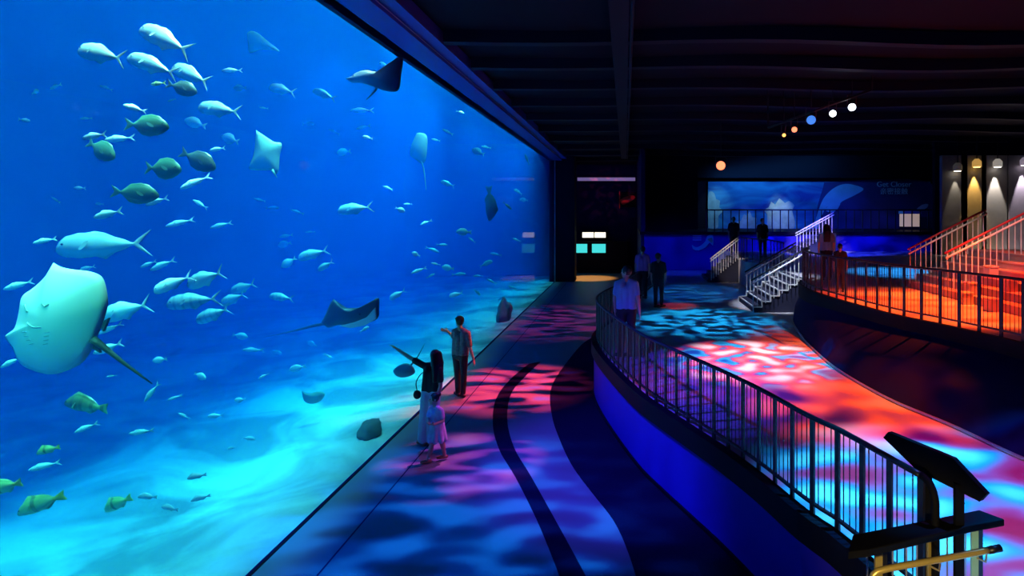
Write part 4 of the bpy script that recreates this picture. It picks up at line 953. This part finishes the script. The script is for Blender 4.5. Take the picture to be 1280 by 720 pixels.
def person(loc, label, J, face, clothes, skin='skin', H=1.0, vox=.009, hair='short', shoe='shoe', shoulder=.05, girth=1.0):
    root = empty('person', loc); tag(root, label, 'person')
    j = {k: V(v) for k, v in J.items() if isinstance(v, tuple)}; g = girth
    f = V((face[0], face[1], face[2] if len(face) > 2 else 0)).normalized(); up = V((0, 0, 1)); sd = f.cross(up).normalized(); up2 = sd.cross(f)
    R = Matrix((sd, f, up2)).transposed()
    hs = J.get('hs', 1.0) if False else (j['head']-j['neck']).length/.17*.0+H
    mb = MB(); hc = j['head']
    def at(x, y, z): return hc+(R @ V((x, y, z)))*hs
    # head, jaw, nose, brow, ears, lips
    mb.ell(hc+(R @ V((0, -.008, .012)))*hs, (.074*hs, .094*hs, .102*hs), 16, 12, R)
    mb.ell(at(0, .022, -.052), (.052*hs, .062*hs, .062*hs), 14, 10, R)
    mb.caps(at(0, .083, .012), at(0, .104, -.022), .010*hs, .014*hs)
    mb.caps(at(-.032, .076, .030), at(.032, .076, .030), .013*hs, .013*hs)
    mb.caps(at(-.018, .084, -.055), at(.018, .084, -.055), .009*hs, .009*hs)
    mb.ell(at(0, .070, -.088), (.022*hs, .02*hs, .018*hs), 10, 8, R)
    for s in (-1, 1): mb.ell(at(s*.076, -.012, -.005), (.012*hs, .022*hs, .034*hs), 10, 8, R)
    mb.caps(j['neck'], hc+V((0, 0, -.05*hs)), .052*hs*g, .048*hs)
    # torso
    pel = j['pelvis']; ch = j['neck'].lerp(pel, .38)
    for s in 'LR':
        mb.caps(j['sh'+s].lerp(j['neck'], .35)+V((0, 0, -.05*hs)), j['hip'+s]+V((0, 0, .06*hs)), .078*hs*g, .085*hs*g)
        mb.caps(j['sh'+s], j['neck'].lerp(j['sh'+s], .2), shoulder*hs, .05*hs)
        mb.caps(j['sh'+s], j['el'+s], shoulder*hs*.98, .037*hs); mb.caps(j['el'+s], j['wr'+s], .037*hs, .026*hs)
        mb.caps(j['hip'+s], j['kn'+s], .083*hs*g, .054*hs); mb.caps(j['kn'+s], j['an'+s], .054*hs, .036*hs)
        kn, an = j['kn'+s], j['an'+s]
        mb.ell(kn.lerp(an, .28)-f*.012*hs, (.047*hs, .05*hs, .10*hs), 12, 8)
        to = j['to'+s]; mb.caps(an+V((0, 0, -.035*hs)), to, .034*hs, .026*hs)
        # hand: palm, four fingers, thumb
        w_ = j['wr'+s]; h_ = j['ha'+s]; d = (h_-w_).normalized(); L = .185*hs
        n_ = V(J.get('palm'+s, (0, -1, 0))); n_ = (n_-d*n_.dot(d)).normalized(); a_ = d.cross(n_)
        curl = J.get('curl'+s, .25)
        for q in (-.022, -.008, .008, .022): mb.caps(w_+a_*q*.5*hs, w_+d*.085*hs+a_*q*1.1*hs, .014*hs, .012*hs)
        for q, fl in ((-.027, .068), (-.009, .082), (.009, .086), (.027, .076)):
            b0 = w_+d*.088*hs+a_*q*hs; d1 = (d+n_*curl).normalized(); d2 = (d+n_*curl*3).normalized()
            b1 = b0+d1*fl*.5*hs; mb.caps(b0, b1, .0095*hs, .0088*hs); mb.caps(b1, b1+d2*fl*.5*hs, .0088*hs, .0075*hs)
        sg = J.get('th'+s, 1)
        t0 = w_+d*.03*hs+a_*.02*sg*hs; t1 = t0+(d*.6+a_*sg*.8).normalized()*.042*hs; mb.caps(t0, t1, .012*hs, .010*hs); mb.caps(t1, t1+(d+a_*sg*.25+n_*.2).normalized()*.032*hs, .010*hs, .008*hs)
    mb.caps(ch, pel, .09*hs*g, .095*hs*g)
    remesh(mb, 'body', vox, M[skin], root, 5)
    for s in (-1, 1):
        MB().ell(at(s*.030, .077, .010), (.012*hs, .008*hs, .009*hs), 8, 6, R).build('eye', M['eye'], root, smooth=True)
    # shoes
    for s in 'LR':
        an, to = j['an'+s], j['to'+s]; mb = MB(); d = (to-an); d.z = 0; d.normalize()
        b = an+V((0, 0, -.045*hs)); mb.caps(b-d*.035*hs, b+d*.02*hs, .040*hs, .042*hs); mb.caps(b, to+V((0, 0, .0)), .042*hs, .033*hs)
        remesh(mb, 'shoe', vox, M[shoe], root, 4)
    # hair
    mb = MB()
    mb.ell(at(0, -.018, .024), (.086*hs, .098*hs, .104*hs), 16, 12, R)
    if hair == 'long':
        for q in (-.05, -.02, .02, .05):
            a = at(q, -.05, .04); b = hc+(R @ V((q*1.3, -.095, -.12)))*hs; c_ = hc+(R @ V((q*1.35, -.12, -.40)))*hs
            mb.caps(a, b, .055*hs, .052*hs); mb.caps(b, c_, .052*hs, .030*hs)
    if hair == 'bun': mb.ell(at(0, -.11, .07), (.045*hs, .045*hs, .045*hs), 12, 8, R)
    hm = mb
    hm.v = [tuple(v) for v in hm.v]
    ho = remesh(mb, 'hair', vox, M['hair'], root, 3)
    # cut the hair away from the face
    bm = bmesh.new(); bm.from_mesh(ho.data)
    kill = [v for v in bm.verts if (R.transposed() @ (v.co-hc)).y > .052*hs and (R.transposed() @ (v.co-hc)).z < .075*hs]
    bmesh.ops.delete(bm, geom=kill, context='VERTS'); bm.to_mesh(ho.data); bm.free()
    # clothing
    for nm, kind, key in clothes:
        m = M[key]; mb = MB()
        if kind in ('tshirt', 'dress', 'shirt'):
            top = j['neck'].lerp(pel, .02)
            for s in 'LR':
                mb.caps(j['sh'+s].lerp(j['neck'], .42)+V((0, 0, -.05*hs)), j['hip'+s]+V((0, 0, .05*hs)), .092*hs*g, .108*hs*g)
                mb.caps(j['sh'+s], j['neck'].lerp(j['sh'+s], .3), (shoulder+.014)*hs, .058*hs)
                k = .62 if kind != 'shirt' else .8
                e = j['sh'+s].lerp(j['el'+s], k); mb.caps(j['sh'+s], e, (shoulder+.014)*hs, (.058)*hs)
            mb.caps(ch, pel+V((0, 0, .02)), .105*hs*g, .115*hs*g)
            if kind == 'dress':
                for k in range(8):
                    a = k*math.pi/4; e = pel+V((math.cos(a)*.13, math.sin(a)*.11, -.20))*hs*1.25
                    mb.caps(pel+V((math.cos(a)*.04, math.sin(a)*.04, .05)), e, .10*hs, .055*hs)
        if kind in ('trousers', 'wide'):
            for s in 'LR':
                hp, kn, an = j['hip'+s], j['kn'+s], j['an'+s]
                if kind == 'wide':
                    mb.caps(hp+V((0, 0, .03)), kn, .112*hs*g, .105*hs); mb.caps(kn, an+V((0, 0, .05)), .105*hs, .10*hs)
                else:
                    mb.caps(hp, kn, .098*hs*g, .070*hs); mb.caps(kn, an+V((0, 0, .02)), .070*hs, .056*hs)
            mb.caps(j['hipL'], j['hipR'], .105*hs*g, .105*hs*g); mb.caps(pel, pel+V((0, 0, .07)), .11*hs*g, .11*hs*g)
        if kind == 'cap':
            mb.ell(at(0, -.012, .055), (.090*hs, .104*hs, .075*hs), 16, 10, R); mb.ell(at(0, .10, .052), (.065*hs, .07*hs, .010*hs), 14, 8, R)
        remesh(mb, nm, vox*1.15, m, root, 6)
    return root
M['shirt_print'] = mat('printed_shirt', (.20, .14, .13), .7, var=.95, scale=22)
M['black_cloth'] = mat('black_cloth', (.012, .012, .016), .8)
M['dark_trouser'] = mat('dark_trousers', (.018, .016, .028), .8)
M['teal_cloth'] = mat('pale_teal_trousers', (.42, .58, .60), .75, var=.1)
M['child_dress'] = mat('pale_print_dress', (.52, .48, .62), .75, var=.35, scale=16)
M['blue_shirt'] = mat('light_blue_shirt', (.20, .38, .58), .75, var=.1)
M['purple_shirt'] = mat('purple_shirt', (.24, .14, .5), .75, var=.1)
def stand(h=1.0, lean=0, armR=None, armL=None, turn=1):
    b = dict(head=(0+lean, 0, 1.58), neck=(lean*.9, 0, 1.43), pelvis=(0, 0, .92), shL=(-.17+lean*.8, .02, 1.36), shR=(.17+lean*.8, -.02, 1.36), elL=(-.22+lean, .03, 1.07), elR=(.22+lean, -.03, 1.07),
             wrL=(-.21+lean, .06, .83), wrR=(.21+lean, -.06, .83), haL=(-.20+lean, .07, .70), haR=(.20+lean, -.07, .70), hipL=(-.09, .01, .88), hipR=(.09, -.01, .88), knL=(-.09, .02, .49), knR=(.10, .0, .49),
             anL=(-.09, -.0, .085), anR=(.10, 0, .085))
    b.update(armR or {}); b.update(armL or {})
    return {k: tuple(c*h for c in v) for k, v in b.items()}
def toes(J, f, L=.15):
    f = V((f[0], f[1], 0)).normalized()
    for s in 'LR': a = V(J['an'+s]); t = a+f*L; J['to'+s] = (t.x, t.y, a.z-.05*L/.15)
    return J
J = dict(head=(-.02, .03, 1.585), neck=(0, .02, 1.44), pelvis=(0, 0, .92), shL=(-.14, .10, 1.365), shR=(.18, -.06, 1.355), elL=(-.22, .26, 1.20), wrL=(-.33, .24, 1.33), haL=(-.42, .22, 1.37),
         elR=(.235, -.09, 1.05), wrR=(.29, -.02, .81), haR=(.325, .03, .64), hipL=(-.085, .05, .88), hipR=(.085, -.03, .88), knL=(-.075, .07, .48), knR=(.085, -.02, .48), anL=(-.06, .06, .085), anR=(.075, -.03, .085))
J.update(palmR=(-1, 0, 0), palmL=(0, -1, .3), thL=1, thR=-1)
man = person(P(575, 496, 11.85)*1.0+V((0, 0, -P(575, 496, 11.85).z)), 'man in cap and printed shirt standing at the glass with one hand raised', toes(J, (-.6, .7)), (-.65, .7, .05),
       [('shirt', 'shirt', 'shirt_print'), ('trousers', 'trousers', 'dark_trouser'), ('cap', 'cap', 'black_cloth')], 'skin', 1.0, .008)
J = dict(head=(.12, .01, 1.50), neck=(.10, .0, 1.36), pelvis=(.07, 0, .93), shL=(-.06, .03, 1.335), shR=(.22, -.03, 1.29), elL=(-.33, .09, 1.46), wrL=(-.545, .13, 1.585), haL=(-.66, .15, 1.66),
         elR=(.25, -.08, 1.02), wrR=(.19, -.15, .82), haR=(.14, -.19, .70), hipL=(-.01, .01, .89), hipR=(.14, -.01, .89), knL=(-.04, .02, .49), knR=(.10, .0, .49), anL=(-.075, .02, .085), anR=(.05, .03, .085))
J.update(palmL=(0, -.2, -1), curlL=.12, palmR=(-1, 0, 0), thL=1, thR=-1)
wo = P(534, 558, 9.33)
person(V((wo.x, wo.y, 0)), 'woman with long dark hair pointing at the fish with outstretched arm', toes(J, (-.8, .5), .13), (-.75, .6, .05), [('top', 'tshirt', 'black_cloth'), ('trousers', 'wide', 'teal_cloth')], 'skin', .94, .008, 'long', 'sandal', .044, .88)
bg = empty('shoulder_bag', (wo.x-.16, wo.y-.02, .80)); tag(bg, 'small round black shoulder bag hanging at the hip of the pointing woman', 'bag')
MB().ell((0, 0, .07), (.065, .045, .075), 14, 10).build('pouch', M['black_cloth'], bg, smooth=True)
MB().tube(smooth_path([(0, 0, .14), (.01, -.07, .30), (.12, -.115, .46), (.24, -.10, .50)], .05), .008, 6).build('strap', M['black_cloth'], bg, smooth=True)
J = dict(head=(-.03, -.01, 1.0), neck=(-.01, 0, .875), pelvis=(.02, 0, .55), shL=(-.09, .04, .83), shR=(.09, -.03, .82), elL=(-.12, -.03, .68), elR=(.125, -.05, .67), wrL=(-.06, -.12, .645), wrR=(.02, -.14, .645), haL=(-.02, -.155, .66), haR=(-.02, -.16, .655),
         hipL=(-.03, .01, .51), hipR=(.06, -.01, .51), knL=(-.06, -.03, .28), knR=(.085, .04, .28), anL=(-.11, -.03, .07), anR=(.10, .10, .085))
J.update(palmL=(.3, 0, 1), palmR=(-.3, 0, 1), thL=-1, thR=1)
c0 = P(545, 577.5, 8.72)
person(V((c0.x, c0.y, 0)), 'small child in pale dress with hair bun walking in front of the pointing woman', toes(J, (-.8, -.35), .10), (-.8, -.45, -.05), [('dress', 'dress', 'child_dress')], 'skin', .74, .007, 'bun', 'sandal', .045, .85)
# visitors on the platforms
def visitor(px, py, Y, Z, h, label, face, clothes, skin='skin', hair='short', **kw):
    J = toes(stand(h, **kw), face); J.update(palmR=(-1, 0, 0), palmL=(1, 0, 0), thL=-1, thR=1)
    x = (px-CX)*Y/F
    person(V((x, Y, Z)), label, J, face, clothes, skin, h, .013, hair)
visitor(783, 0, 10.7, ZP, 1.03, 'person in light blue shirt standing at the bend of the curved railing', (-.8, .3), [('shirt', 'tshirt', 'blue_shirt'), ('trousers', 'trousers', 'dark_trouser')], armR=dict(elR=(.22, -.08, 1.08), wrR=(.24, -.16, .84), haR=(.25, -.18, .70)))
visitor(803, 0, 18.0, ZP, 1.0, 'person in purple shirt leaning at the far part of the curved railing', (-.5, .8), [('shirt', 'tshirt', 'purple_shirt'), ('trousers', 'trousers', 'dark_trouser')])
visitor(823, 0, 16.4, ZP, .93, 'person in dark clothes and cap on the platform with red-lit legs', (.6, .6), [('shirt', 'shirt', 'black_cloth'), ('trousers', 'trousers', 'dark_trouser'), ('cap', 'cap', 'black_cloth')])
visitor(1033, 0, 15.2, ZU, .90, 'person in light blue shirt on the upper terrace by the stair top', (.2, .9), [('shirt', 'tshirt', 'blue_shirt'), ('trousers', 'trousers', 'dark_trouser')], hair='long')
visitor(1050, 0, 12.9, ZU, .66, 'small dark figure behind the terrace railing under orange light', (.2, .9), [('shirt', 'shirt', 'black_cloth'), ('trousers', 'trousers', 'dark_trouser')])
visitor(917, 0, 24.6, ZU, .98, 'dark figure at the top of the dim stairs below the coral mural', (-.3, -.8), [('shirt', 'shirt', 'black_cloth'), ('trousers', 'trousers', 'dark_trouser')])
visitor(953, 0, 23.2, ZU, .95, 'dark figure before the mural with the bright coral, right of another', (.3, -.8), [('shirt', 'shirt', 'black_cloth'), ('trousers', 'trousers', 'dark_trouser')])
